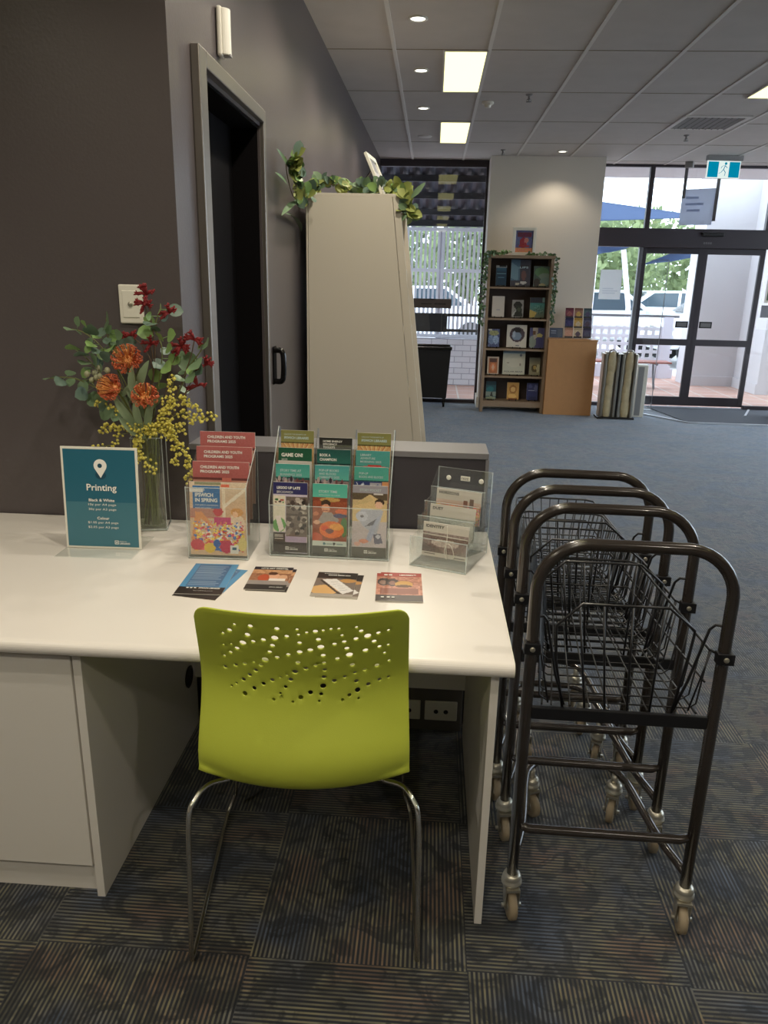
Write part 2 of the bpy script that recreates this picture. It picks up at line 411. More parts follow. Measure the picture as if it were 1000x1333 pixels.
# tiny raster painter, x,y in 0..1 from top left
class Pic:
    def __init__(s, w, h, c=(128, 128, 128)):
        s.a = np.zeros((h, w, 3)); s.a[:] = c; s.h, s.w = h, w
        yy, xx = np.mgrid[0:h, 0:w]; s.x = (xx+.5)/w; s.y = (yy+.5)/h
    def rect(s, x0, y0, x1, y1, c): s.a[(s.x >= x0) & (s.x < x1) & (s.y >= y0) & (s.y < y1)] = c; return s
    def oval(s, cx, cy, rx, ry, c): s.a[((s.x-cx)/rx)**2+((s.y-cy)/ry)**2 < 1] = c; return s
    def tri(s, pts, c):
        m = np.ones_like(s.x, bool); n = len(pts)
        ar = sum(pts[i][0]*pts[(i+1) % n][1]-pts[(i+1) % n][0]*pts[i][1] for i in range(n))
        for i in range(n):
            x0, y0 = pts[i]; x1, y1 = pts[(i+1) % n]
            e = (x1-x0)*(s.y-y0)-(y1-y0)*(s.x-x0); m &= (e*ar >= 0)
        s.a[m] = c; return s
    def grain(s, x0, y0, x1, y1, amp, seed=1, cell=1, mono=True):
        g = np.random.RandomState(seed); n = g.uniform(-amp, amp, (s.h//cell+2, s.w//cell+2, 1 if mono else 3))
        n = np.repeat(np.repeat(n, cell, 0), cell, 1)[:s.h, :s.w]
        m = ((s.x >= x0) & (s.x < x1) & (s.y >= y0) & (s.y < y1))[..., None]; s.a = s.a + n*m; return s
    def balls(s, x0, y0, x1, y1, n, r0, r1, pal, seed=3):
        g = random.Random(seed)
        for i in range(n):
            cx, cy, r = g.uniform(x0, x1), y0+(y1-y0)*i/n, r0+(r1-r0)*i/n
            c = pal[g.randrange(len(pal))]; s.oval(cx, cy, r, r*s.w/s.h, c); s.oval(cx-r*.3, cy-r*.3*s.w/s.h, r*.3, r*.3*s.w/s.h, [min(255, q+45) for q in c])
        return s
    def vgrad(s, x0, y0, x1, y1, c0, c1):
        m = (s.x >= x0) & (s.x < x1) & (s.y >= y0) & (s.y < y1); t = ((s.y-y0)/(y1-y0))[..., None]
        g = np.array(c0)*(1-t)+np.array(c1)*t; s.a[m] = g[m]; return s

def sheer(name, c, attr=False):
    """thin paper or acrylic that glows when lit from behind"""
    m = bpy.data.materials.new(name); m.use_nodes = True; nt = m.node_tree; nt.nodes.clear()
    d = nt.nodes.new('ShaderNodeBsdfDiffuse'); t = nt.nodes.new('ShaderNodeBsdfTranslucent'); mx = nt.nodes.new('ShaderNodeMixShader'); o = nt.nodes.new('ShaderNodeOutputMaterial')
    mx.inputs[0].default_value = 0.5
    for q in (d, t):
        if attr:
            a = nt.nodes.new('ShaderNodeVertexColor'); a.layer_name = 'Print'; nt.links.new(a.outputs[0], q.inputs[0])
        else: q.inputs[0].default_value = c
    nt.links.new(d.outputs[0], mx.inputs[1]); nt.links.new(t.outputs[0], mx.inputs[2]); nt.links.new(mx.outputs[0], o.inputs[0]); return m
M['sheer_print'] = sheer('backlit_paper', None, True)
M['sheer_board'] = sheer('backlit_board', rgb(232, 238, 250)); M['sheer_ink'] = sheer('backlit_ink', rgb(205, 214, 232)); M['sheer_green'] = sheer('backlit_green', rgb(120, 140, 110))
M['sheer_sail'] = sheer('shade_cloth', rgb(96, 112, 142)); M['sheer_leaf'] = sheer('tree_leaf', rgb(146, 160, 118)); M['sheer_leaf_dark'] = sheer('tree_leaf_dark', rgb(118, 132, 98))

# ================================================================== SETTING
CZ = 2.93
# floor & ceiling
struct('floor', MB().box((-4.5, -4.5, -0.1), (7.0, 10.28, 0)), 'carpet')
struct('ceiling', MB().box((-4.5, -4.5, CZ), (7.0, 10.28, CZ+0.1)), 'ceil')
g = MB()
for i in range(-7, 12):
    x = 0.298+0.608*i
    g.box((x-0.012, -4.4, CZ-0.006), (x+0.012, 10.2, CZ+0.001))
struct('trim_1', g, 'ceil_bar')
g = MB()
for k in range(-8, 5):
    y = 5.50+1.105*k
    g.box((-4.4, y-0.005, CZ-0.002), (6.9, y+0.005, CZ+0.001))
struct('trim_2', g, 'seam')
# left wall (with doorway), runs away from the camera
def lwx(y): return -0.773 + 0.055*min(max((y-2.37)/6.0, 0), 1.3)
def lwall(y0, y1, z0, z1, t=0.16):
    return [(lwx(y0)-t, y0, z0), (lwx(y0), y0, z0), (lwx(y1), y1, z0), (lwx(y1)-t, y1, z0)], z0, z1
g = MB()
for (y0, y1, z0, z1) in ((2.3725, 2.66, 0, CZ), (2.66, 3.50, 2.12, CZ), (3.50, 10.2, 0, CZ)):
    xa, xb = lwx(y0), lwx(y1); t = 0.16
    vs = [g.bm.verts.new(p) for p in ((xa-t, y0, z0), (xa, y0, z0), (xb, y1, z0), (xb-t, y1, z0), (xa-t, y0, z1), (xa, y0, z1), (xb, y1, z1), (xb-t, y1, z1))]
    for f in ((0,3,2,1),(4,5,6,7),(0,1,5,4),(1,2,6,5),(2,3,7,6),(3,0,4,7)): g.bm.faces.new([vs[i] for i in f])
struct('wall_left', g, 'wall_dark')
struct('wall_front', MB().box((-4.5, 2.372, 0), (-0.7735, 2.53, CZ)), 'wall_dark')
struct('wall_rear', MB().box((-4.5, -4.6, 0), (7.0, -4.5, CZ)), 'wall_white')
struct('wall_side', MB().box((-4.6, -4.5, 0), (-4.5, 2.4, CZ)), 'wall_white')
struct('wall_right', MB().box((6.9, -4.5, 0), (7.0, 3.0, CZ)).box((6.9, 9.8, 0), (7.0, 10.28, CZ)).box((6.9, 3.0, 0), (7.0, 9.8, .25)).box((6.9, 3.0, 2.75), (7.0, 9.8, CZ)), 'wall_white')
struct('window_added', MB().box((6.94, 3.0, .25), (6.95, 9.8, 2.75)), 'pane')  # unseen glazing added so sky light brightens the room
struct('trim_7', MB().box((6.92, 5.2, .25), (6.97, 5.26, 2.75)).box((6.92, 7.5, .25), (6.97, 7.56, 2.75)), 'alu_dark')  # mullions of the added side glazing
struct('floor_bounce_added', MB().box((7.0, -12, -0.12), (30, 10.28, -0.02)), 'concrete')  # unseen pale ground added to bounce daylight up to the ceiling
# dark room behind the doorway
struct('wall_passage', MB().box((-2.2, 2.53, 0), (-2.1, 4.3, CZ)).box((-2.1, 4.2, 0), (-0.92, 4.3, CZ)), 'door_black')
# door in the left wall
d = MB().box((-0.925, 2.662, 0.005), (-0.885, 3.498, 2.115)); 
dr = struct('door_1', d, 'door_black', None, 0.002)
d = MB()
for (a, b) in (((-0.772, 2.578, 0), (-0.742, 2.655, 2.185)), ((-0.772, 3.508, 0), (-0.745, 3.55, 2.185)), ((-0.772, 2.655, 2.135), (-0.742, 3.508, 2.185))): d.box(a, b)
struct('trim_3', d, 'bronze', None, 0.004)
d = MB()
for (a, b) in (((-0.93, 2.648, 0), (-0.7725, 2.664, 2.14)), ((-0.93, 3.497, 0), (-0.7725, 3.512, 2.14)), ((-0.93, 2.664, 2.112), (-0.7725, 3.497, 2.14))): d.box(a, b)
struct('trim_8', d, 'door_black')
# baseboards
struct('baseboard_left', MB().box((-0.745, 3.55, 0), (-0.728, 10.0, 0.09)), 'wall_dark')
struct('baseboard_front', MB().box((-4.4, 2.357, 0), (-0.79, 2.371, 0.1)), 'partition')
# far column
CX0, CX1, CY = 0.615, 1.93, 9.65
struct('wall_column', MB().box((CX0, CY, 0), (CX1, 10.22, CZ)), 'wall_white')
struct('baseboard_column', MB().box((CX0-0.02, CY-0.02, 0), (CX1+0.02, CY, 0.14)).box((CX0-0.02, CY, 0), (CX0, 10.1, 0.14)).box((CX1, CY, 0), (CX1+0.02, 10.1, 0.14)), 'plastic_white', None, 0.004)
# left window, glazed from floor to bulkhead
struct('window_1', MB().box((-0.78, 10.03, 0.05), (CX0, 10.038, 2.86)), 'pane')
struct('trim_4', MB().box((-0.8, 10.0, 2.85), (CX0, 10.08, CZ)).box((-0.8, 10.0, 0), (CX0, 10.07, 0.045)).box((CX0-0.03, 10.0, 0), (CX0, 10.07, 2.87)).box((-0.80, 10.0, 0), (-0.74, 10.07, 2.87)), 'alu_dark', None, 0.003)
# entrance facade
FY = 10.18
f = MB()
f.box((CX1, FY-0.06, 1.985), (6.9, FY+0.06, 2.205))                  # header
f.box((CX1, FY-0.03, CZ-0.03), (6.9, FY+0.03, CZ))
for x in (2.60, 4.06, 5.6): f.box((x-0.028, FY-0.035, 2.2), (x+0.028, FY+0.035, CZ))
f.box((CX1, FY-0.03, 0), (2.62, FY+0.03, 0.045)); f.box((4.1, FY-0.03, 0), (6.9, FY+0.03, 0.05))
struct('trim_5', f, 'alu_dark', None, 0.004)
struct('window_2', MB().box((CX1+0.005, FY-0.004, 0.04), (2.60, FY+0.004, 1.99)), 'pane')
struct('window_3', MB().box((4.1, FY-0.004, 0.04), (6.88, FY+0.004, 1.99)), 'pane')
struct('window_4', MB().box((CX1+0.005, FY-0.004, 2.2), (6.88, FY+0.004, CZ-0.02)), 'pane')
struct('trim_6', MB().box((2.545, FY-0.03, 0), (2.585, FY+0.03, 1.99)).box((5.5, FY-0.03, 0), (5.56, FY+0.03, 1.99)), 'alu_grey', None, 0.003)
def leaf_door(name, x0, x1, y):
    d = MB(); s = 0.062
    for (a, b) in (((x0, y-.02, .02), (x0+s, y+.02, 1.985)), ((x1-s, y-.02, .02), (x1, y+.02, 1.985)), ((x0, y-.019, .02), (x1, y+.019, .135)),
                   ((x0, y-.019, 1.915), (x1, y+.019, 1.985)), ((x0, y-.019, .795), (x1, y+.019, .875))): d.box(a, b)
    o = struct(name, d, 'alu_dark', None, 0.003)
    MB().box((x0+s, y-.004, .13), (x1-s, y+.004, 1.92)).build('glass_pane', 'pane', o)
    return o
dl = leaf_door('door_2', 2.59, 3.355, FY+0.055)
dr = leaf_door('door_3', 3.345, 4.11, FY+0.055)
MB().box((3.115, FY+0.02, 1.02), (3.27, FY+0.034, 1.10)).box((3.13, FY+0.018, 1.035), (3.255, FY+0.021, 1.085), mi=1).build('push_plate', ['black', 'grey_ink'], dl)
MB().box((3.415, FY+0.02, 1.02), (3.57, FY+0.034, 1.10)).box((3.43, FY+0.018, 1.035), (3.555, FY+0.021, 1.085), mi=1).build('push_plate', ['black', 'grey_ink'], dr)
# ground outside
struct('floor_outdoor', MB().box((-12, 10.28, -0.12), (30, 60, -0.02)), 'concrete')
struct('floor_paving', MB().box((-2.0, 10.28, -0.1), (9.0, 14.2, -0.005)), 'paving')

# entrance mat with its metal strips
p = [atz(843, 533, 0), atz(900, 553, 0), atz(1010, 557, 0), atz(1010, 529, 0), atz(960, 529.5, 0)]
mt = MB(); mt.poly([(2.75, 10.1, .006), (3.03, 8.95, .006), (5.3, 8.95, .006), (5.3, 10.1, .006)][::-1]); 
o = MB().prism([(2.85, 10.08), (3.03, 8.95), (5.3, 8.95), (5.3, 10.08)], lambda u, v, w: (u, v, w+0.001), 0.008).build('entrance_mat', 'mat_floor')
mt.bm.free()
tag(o, 'dark grey entrance mat set in the carpet before the glass doors', 'mat')
s_ = MB().bar((3.03, 8.95, .007), (5.3, 8.95, .007), .03, .012).bar((2.42, 9.85, .007), (3.03, 8.95, .007), .03, .012).bar((3.9, 9.55, .012), (4.15, 10.08, .012), .025, .008)
s_.build('edge_strip', 'strip', o)
lp = MB().prism([(2.25, 10.08), (2.42, 9.85), (2.85, 9.85), (2.85, 10.08)], lambda u, v, w: (u, v, w+0.001), 0.006).build('threshold_plate', 'strip', o)

# ================================================================== CEILING FITTINGS
def panel(x0, y0, label, w=0.29, l=1.09):
    t = thing('ceiling_light', label, 'ceiling light', (x0+w/2, y0+l/2, CZ), 0, 'rectangular ceiling lights')
    f = MB(); b = 0.012
    for a, c in (((-w/2, -l/2, -.01), (w/2, -l/2+b, .0)), ((-w/2, l/2-b, -.01), (w/2, l/2, .0)), ((-w/2, -l/2+b, -.01), (-w/2+b, l/2-b, .0)), ((w/2-b, -l/2+b, -.01), (w/2, l/2-b, .0))): f.box(a, c)
    f.build('frame', 'ceil_bar', t)
    MB().box((-w/2+b, -l/2+b, -.007), (w/2-b, l/2-b, -.001)).build('diffuser', 'panel_light', t)
    return t
panel(0.005, 5.50, 'lit rectangular ceiling light, the larger of the two in line toward the column')
panel(0.0, 7.74, 'lit rectangular ceiling light just before the dark window bulkhead')
for y in (3.26, 1.02, -1.22, -3.4): panel(0.005, y, 'lit rectangular ceiling light overhead, seen only mirrored in the far window')
panel(2.355, 5.62, 'lit rectangular ceiling light at the right edge, near the air vent')
for x in (2.355, 4.75):
    for y in (3.26, 1.02, -1.22): panel(x, y, 'added rectangular ceiling light, unseen, giving extra light over the room')  # unseen panels added for more room light
for y in (1.02, -1.22): panel(-2.35, y, 'added rectangular ceiling light, unseen, giving extra light over the desk side')  # unseen panels added to light the desk side

def downlight(x, y, label, watts, cone=150, z=CZ, grp='small round downlights'):
    t = thing('downlight', label, 'downlight', (x, y, z), 0, grp)
    MB().lathe([(0.055, 0.0), (0.056, -0.006), (0.045, -0.008), (0.041, -0.003)], 20, cap=False).build('rim', 'plastic_white', t)
    MB().lathe([(0.041, -0.003), (0.001, -0.0035)], 16, cap=False).build('lens', 'spot_lens', t)
    l = bpy.data.lights.new('lamp', 'SPOT'); l.energy = watts; l.color = (1.0, 0.90, 0.74); l.spot_size = R(cone); l.spot_blend = 0.6; l.shadow_soft_size = 0.04
    lo = bpy.data.objects.new('lamp', l); col.objects.link(lo); lo.parent = t; lo.location = (0, 0, -0.05)
    return t
for i, (y, nm) in enumerate(((4.90, 'nearest the camera'), (5.99, 'between its two neighbours'), (7.19, 'farthest along the row'))):
    downlight(-0.146, y, 'small lit round downlight beside the left wall, the one ' + nm, DOWN_W)
for y in (3.8, 2.65, 1.5, 0.3, -1.2): downlight(-0.146, y, 'small round downlight in the same row, above the frame', DOWN_W)
downlight(1.37, 9.3, 'small spotlight shining on the white column', 14, 120)
for (x, y) in ((1.5, 1.6), (1.5, -1.0), (-1.9, .6), (-1.9, -1.0)): downlight(x, y, 'added round downlight, unseen, giving extra light to the room', DOWN_W)  # unseen spots added to raise the room light

def sprinkler(x, y, label):
    t = thing('sprinkler', label, 'sprinkler', (x, y, CZ))
    MB().lathe([(0.028, 0), (0.026, -0.008), (0.01, -0.012), (0.009, -0.03), (0.018, -0.034), (0.018, -0.037), (0.005, -0.038), (0.005, -0.05), (0.022, -0.052), (0.022, -0.055), (0.001, -0.056)], 12).build('sprinkler_head', 'plastic_grey', t)
    for s in (-1, 1): MB().tube([(s*.014, 0, -.034), (s*.017, 0, -.045), (s*.006, 0, -.052)], .0018, 6).build('yoke_arm', 'plastic_grey', t)
sprinkler(0.69, 6.68, 'small ceiling sprinkler to the right of the larger light panel')
sprinkler(0.71, 9.25, 'small ceiling sprinkler just in front of the white column')
sprinkler(2.40, 8.28, 'small ceiling sprinkler hanging below the air vent')
t = thing('smoke_detector', 'round cream smoke detector on the ceiling beside the light panel', 'smoke detector', (0.385, 6.95, CZ))
MB().lathe([(0.05, 0), (0.05, -0.012), (0.042, -0.02), (0.001, -0.021)], 18).build('base', 'plastic_white', t)
MB().lathe([(0.028, -0.02), (0.026, -0.04), (0.001, -0.043)], 14).build('sensor_dome', 'plastic_white', t)
o = MB().lathe([(0.075, 0), (0.07, -0.006), (0.001, -0.007)], 18, Matrix.Translation((-0.148, 8.5, CZ))).build('speaker_cover', 'ceil_bar'); tag(o, 'faint round cover plate on the ceiling past the last downlight', 'cover plate')
# air vent
t = thing('air_vent', 'square louvred air vent in the ceiling on the right', 'vent', (2.39, 7.66, CZ))
f = MB()
for a, b in (((-.29, -.29, -.012), (.29, -.25, .0)), ((-.29, .25, -.012), (.29, .29, .0)), ((-.29, -.25, -.012), (-.25, .25, .0)), ((.25, -.25, -.012), (.29, .25, .0))): f.box(a, b)
f.build('frame', 'ceil_bar', t, 0.002)
MB().box((-.25, -.25, -.003), (.25, .25, -.001)).build('backing', 'black', t)
for k in range(9):
    x = -.225+k*.056
    MB().box((-.014, -.25, -.0015), (.014, .25, .0015), Matrix.Translation((x, 0, -.009)) @ Matrix.Rotation(R(35), 4, 'Y')).build('louvre', 'plastic_grey', t)
# exit sign
e0 = aty(942, 219, 9.45); e0.z = CZ
t = thing('exit_sign', 'blue and white lit running man exit sign hanging from the ceiling', 'exit sign', e0, R(6))
MB().box((-.2, -.035, -.055), (.2, .035, 0)).build('housing', 'plastic_grey', t, 0.004)
MB().box((-.19, -.008, -.235), (.19, .008, -.055)).build('sign_blade', 'exit_white', t, 0.002)
MB().box((-.18, -.0105, -.225), (-.062, -.008, -.065)).box((.062, -.0105, -.225), (.18, -.0105+.0025, -.065)).build('blue_field', 'exit_blue', t)
g = MB(); w = -.0125
def P2(x, z): return (x, w, z-.145)
g.lathe([(0.001, 0), (0.014, 0.001), (0.014, 0.003), (0.001, 0.004)], 12, Matrix.Translation((0.018, -.009, -.083)) @ Matrix.Rotation(R(90), 4, 'X'))
for a, b, th in (((.012, .042), (-.004, .0), .024), ((-.002, .0), (.022, -.03), .015), ((.022, -.03), (.016, -.065), .012), ((-.006, .0), (-.026, -.028), .015), ((-.026, -.028), (-.05, -.04), .012),
                 ((.014, .04), (.038, .018), .010), ((.006, .042), (-.022, .034), .010), ((-.022, .034), (-.032, .012), .009)):
    g.bar((a[0], w+.002, a[1]-.145), (b[0], w+.002, b[1]-.145), th, .003)
g.build('running_figure', 'exit_blue', t)
# hanging sign on two rods
t = thing('hanging_sign', 'pale blue sign board hanging on two rods before the transom glass', 'sign', (3.07, 9.86, CZ), R(-26))
MB().box((-.045, -.045, -.07), (.045, .045, 0), Matrix.Translation((-.13, .0, 0))).build('ceiling_mount', 'plastic_grey', t, .004)
MB().box((-.17, -.012, -.40), (-.135, .012, -.06)).build('hanger_rod', 'alu_grey', t)
MB().box((.20, -.012, -.66), (.235, .012, 0)).build('hanger_rod', 'alu_grey', t)
MB().box((-.17, -.008, -.70), (.20, .008, -.30)).build('board', 'sheer_board', t, .002)
b_ = MB()
for i, (x0, x1) in enumerate(((-.12, .02), (-.12, .08), (-.1, .05))): b_.box((x0, -.0095, -.41-.07*i), (x1, -.008, -.385-.07*i))
b_.build('faded_lettering', 'sheer_ink', t)
# door sensor and small badge on the header
o = MB().box((3.26, FY-.12, 2.12), (3.52, FY-.06, 2.165)).build('door_sensor', 'black', None, .008); tag(o, 'black motion sensor on the header above the sliding doors', 'sensor')
lettering([('■■■■', 0, 0, .1, .024)], (3.30, FY-.0615, 2.03), (1, 0, 0), (0, 0, 1), None, 'grey_ink', 'maker_badge')
bpy.data.objects['maker_badge']['label'] = 'tiny pale maker badge in the middle of the door header'; bpy.data.objects['maker_badge']['category'] = 'badge'

# ================================================================== LEFT WALL FITTINGS
t = thing('light_switch', 'white wall plate with a round push button behind the flowers', 'switch', (-.928, 2.371, 1.418))
MB().box((-.038, -.009, -.058), (.038, 0, .058)).build('wall_plate', 'plastic_white', t, .004)
MB().box((-.026, -.0115, -.04), (.026, -.008, .04)).build('inner_plate', 'plastic_white', t, .0015)
MB().lathe([(.008, 0), (.008, .004), (.005, .006), (.001, .0062)], 16, Matrix.Translation((0, -.011, 0)) @ Matrix.Rotation(R(90), 4, 'X')).build('push_button', 'steel', t)
t = thing('wall_sensor', 'slim white motion sensor high on the wall above the doorway', 'sensor', (-.765, 2.90, 2.30))
MB().box((0, -.03, -.075), (.018, .03, .075)).build('back_box', 'plastic_white', t, .006)
MB().prism([(0.026*math.cos(R(a)), 0.026*math.sin(R(a))) for a in range(-90, 91, 15)], lambda u, v, w: (.016+u, v, -.07+w), .14).build('curved_cover', 'plastic_white', t, .003)
MB().box((.0, -.012, -.073), (.042, .012, -.066)).build('lens_window', 'plastic_grey', t)
t = thing('pull_handle', 'black D-shaped handle on the dark wall just past the doorway', 'handle', (-.765, 3.70, 1.10))
MB().box((0, -.035, -.09), (.01, .035, .09)).build('back_plate', 'door_black', t, .003)
MB().tube(smooth_path([(.008, -.02, -.075), (.045, -.03, -.072), (.055, -.03, -.04), (.056, -.03, .04), (.045, -.03, .072), (.008, -.02, .075)], 5), .014, 10).build('grip', 'blackgloss', t)

# ================================================================== LOW PARTITION, DESK
t = thing('partition', 'low charcoal partition with grey capping behind the white desk', 'partition', (-.3, 2.44, 0))
MB().box((-.475, -.065, 0), (.49, .075, .965)).build('panel', 'partition', t, .002)
MB().box((-.475, -.07, .965), (.497, .09, .985)).build('capping', 'greycap', t, .002)
MB().box((.488, -.07, 0), (.499, .08, .965)).build('end_trim', 'greycap', t, .002)

DT = .725
t = thing('desk', 'long white laminate desk with open knee space and bullnose edge', 'desk', (-.3, 1.95, 0))
nose = [(2.365, .69), (2.365, DT)] + [(1.458+.0175-.0175*math.sin(R(a))*1.0, .7075+.0175*math.cos(R(a))) for a in range(0, 181, 15)]
MB().prism(nose, lambda u, v, w: (-1.9+w+.3, u-1.95, v), 2.103).build('tabletop', 'laminate_top', t, .001)
MB().prism([(a, b) for a, b in nose], lambda u, v, w: (.503+w, u-1.95, v), .0025).build('edge_cap', 'plastic_white', t)
MB().box((-.487, -.45, 0), (-.467, .35, .69)).build('side_panel', 'laminate', t, .001)
MB().box((.459, -.456, 0), (.477, .35, .69)).build('side_panel', 'laminate', t, .001)
MB().box((-.467, .335, .185), (.459, .353, .69)).build('modesty_panel', 'laminate', t, .001)
t2 = MB().lathe([(.036, 0), (.038, .004), (.03, .006), (.028, .002)], 20, Matrix.Translation((-.4665, .265, .225)) @ Matrix.Rotation(R(90), 4, 'Y')).build('cable_grommet', 'black', t)
t = thing('floor_cabinet', 'white cupboard under the left end of the desk', 'cabinet', (-1.2, 1.9, 0))
MB().box((-.7, -.38, .07), (.412, .42, .688)).build('body', 'laminate', t, .001)
MB().box((-.62, -.4, .092), (.408, -.382, .672)).build('door', 'laminate', t, .0015)
MB().box((-.7, -.376, 0), (.412, -.36, .07)).build('kickboard', 'laminate', t)
t = thing('cable_duct', 'dark skirting duct behind the knee space holding two outlets', 'duct', (-.3, 2.345, 0))
MB().box((-.465, -.02, 0), (.455, .028, .18)).build('duct_box', mat('dark_duct', rgb(92, 88, 86), .5), t, .003)
for i, x in enumerate((.082, -.045)):
    t = thing('power_outlet', ('white double outlet on the dark duct, beside the right desk panel', 'white double outlet on the dark duct, half hidden by the green chair')[i], 'outlet', (x, 2.324, .082), 0, 'outlets under the desk')
    MB().box((-.056, -.008, -.037), (.056, 0, .037)).build('face_plate', 'plastic_white', t, .003)
    for s in (-.017, .017):
        MB().lathe([(.008, 0), (.008, .002), (.001, .0022)], 12, Matrix.Translation((s, -.0078, -.002)) @ Matrix.Rotation(R(90), 4, 'X')).build('socket', 'black', t)

# ================================================================== GREEN CHAIR
PROF = [(.40, .452), (.36, .462), (.25, .452), (.14, .446), (.07, .447), (.03, .452), (-.002, .465), (-.024, .487), (-.034, .51), (-.036, .54), (-.028, .57), (-.012, .605), (.005, .645), (.013, .68), (.011, .715), (.0, .75), (-.016, .79), (-.034, .83), (-.06, .893)]
PP = smooth_path([(0, a, b) for a, b in PROF], 6)
SL = [0.0]
for a, b in zip(PP, PP[1:]): SL.append(SL[-1]+(b-a).length)
ST = SL[-1]
def prof_at(s):
    s = min(max(s, 0), ST)
    for i in range(len(SL)-1):
        if s <= SL[i+1]:
            t = (s-SL[i])/(SL[i+1]-SL[i]); return PP[i].lerp(PP[i+1], t)
    return PP[-1]
def s_of_z(z):
    for i in range(len(PP)-1, 0, -1):
        if PP[i-1].z <= z <= PP[i].z: return SL[i-1]+(z-PP[i-1].z)/(PP[i].z-PP[i-1].z)*(SL[i]-SL[i-1])
    return ST
def shell(u, s):
    p = prof_at(s); k = min(max((p.z-.44)/.06, 0), 1) if s > s_bend else 0
    k = k*k*(3-2*k); q = (u/.22)**2
    return Vector((u, p.y + .055*q*k, p.z + .012*q*(1-k) - .004*q*k + .024*q*math.exp(-((s-s_bend-.05)/.07)**2)))
s_bend = s_of_z(.47)-.06
HALF = lambda s: (.205+.02*min(1, s/.12)) if s < s_bend else .226-.014*((s-s_bend)/(ST-s_bend))**1.5
HOLES = [(-128,860,25), (-96,860,39), (-155,832,25), (-140,843,39), (-44,858,39), (-5,858,25), (30,853,39), (13,850,25), (45,855,25), (60,858,25), (75,858,25), (109,859,25), (118,848,35), (152,838,35), (172,842,25), (-104,836,44), (81,840,25), (-3,844,25), (131,833,54), (-26,839,35), (-50,833,54), (108,828,39), (-73,826,39), (-94,819,35), (35,831,39), (144,816,39), (85,822,35), (-116,812,54), (-158,799,20), (-141,804,20), (-2,822,35), (66,817,35), (173,801,25), (-56,812,39), (155,799,35), (-130,794,39), (39,810,54), (90,803,39), (127,793,44), (18,802,44), (-145,780,30), (-63,793,35), (-3,796,44), (166,779,25), (-160,767,25), (-26,788,35), (95,784,54), (43,786,39), (-49,779,35), (-74,770,54), (71,775,35), (176,755,25), (-98,760,20), (-118,753,35), (-138,745,35), (-84,754,39), (-8,766,39), (44,765,30), (101,755,39), (151,746,39), (-162,735,35), (27,758,30), (7,750,39), (45,745,35), (126,738,35), (-96,737,39), (-15,740,49), (106,732,30), (-110,722,35), (-32,730,20), (-46,723,20), (43,725,39), (85,723,30), (176,709,25), (-124,708,35), (-63,714,35), (-25,718,39), (64,714,39), (109,709,35), (157,706,30), (-140,696,20), (-82,703,35), (134,698,35), (-151,688,20), (-36,699,30), (41,702,49), (-102,690,35), (112,687,44), (-122,675,39), (-47,683,20), (15,687,39), (37,683,30), (-5,676,39), (95,677,30), (-61,669,25), (81,668,25), (114,668,20), (-21,666,20), (33,668,20)]   # mm, mm, 0.1 mm
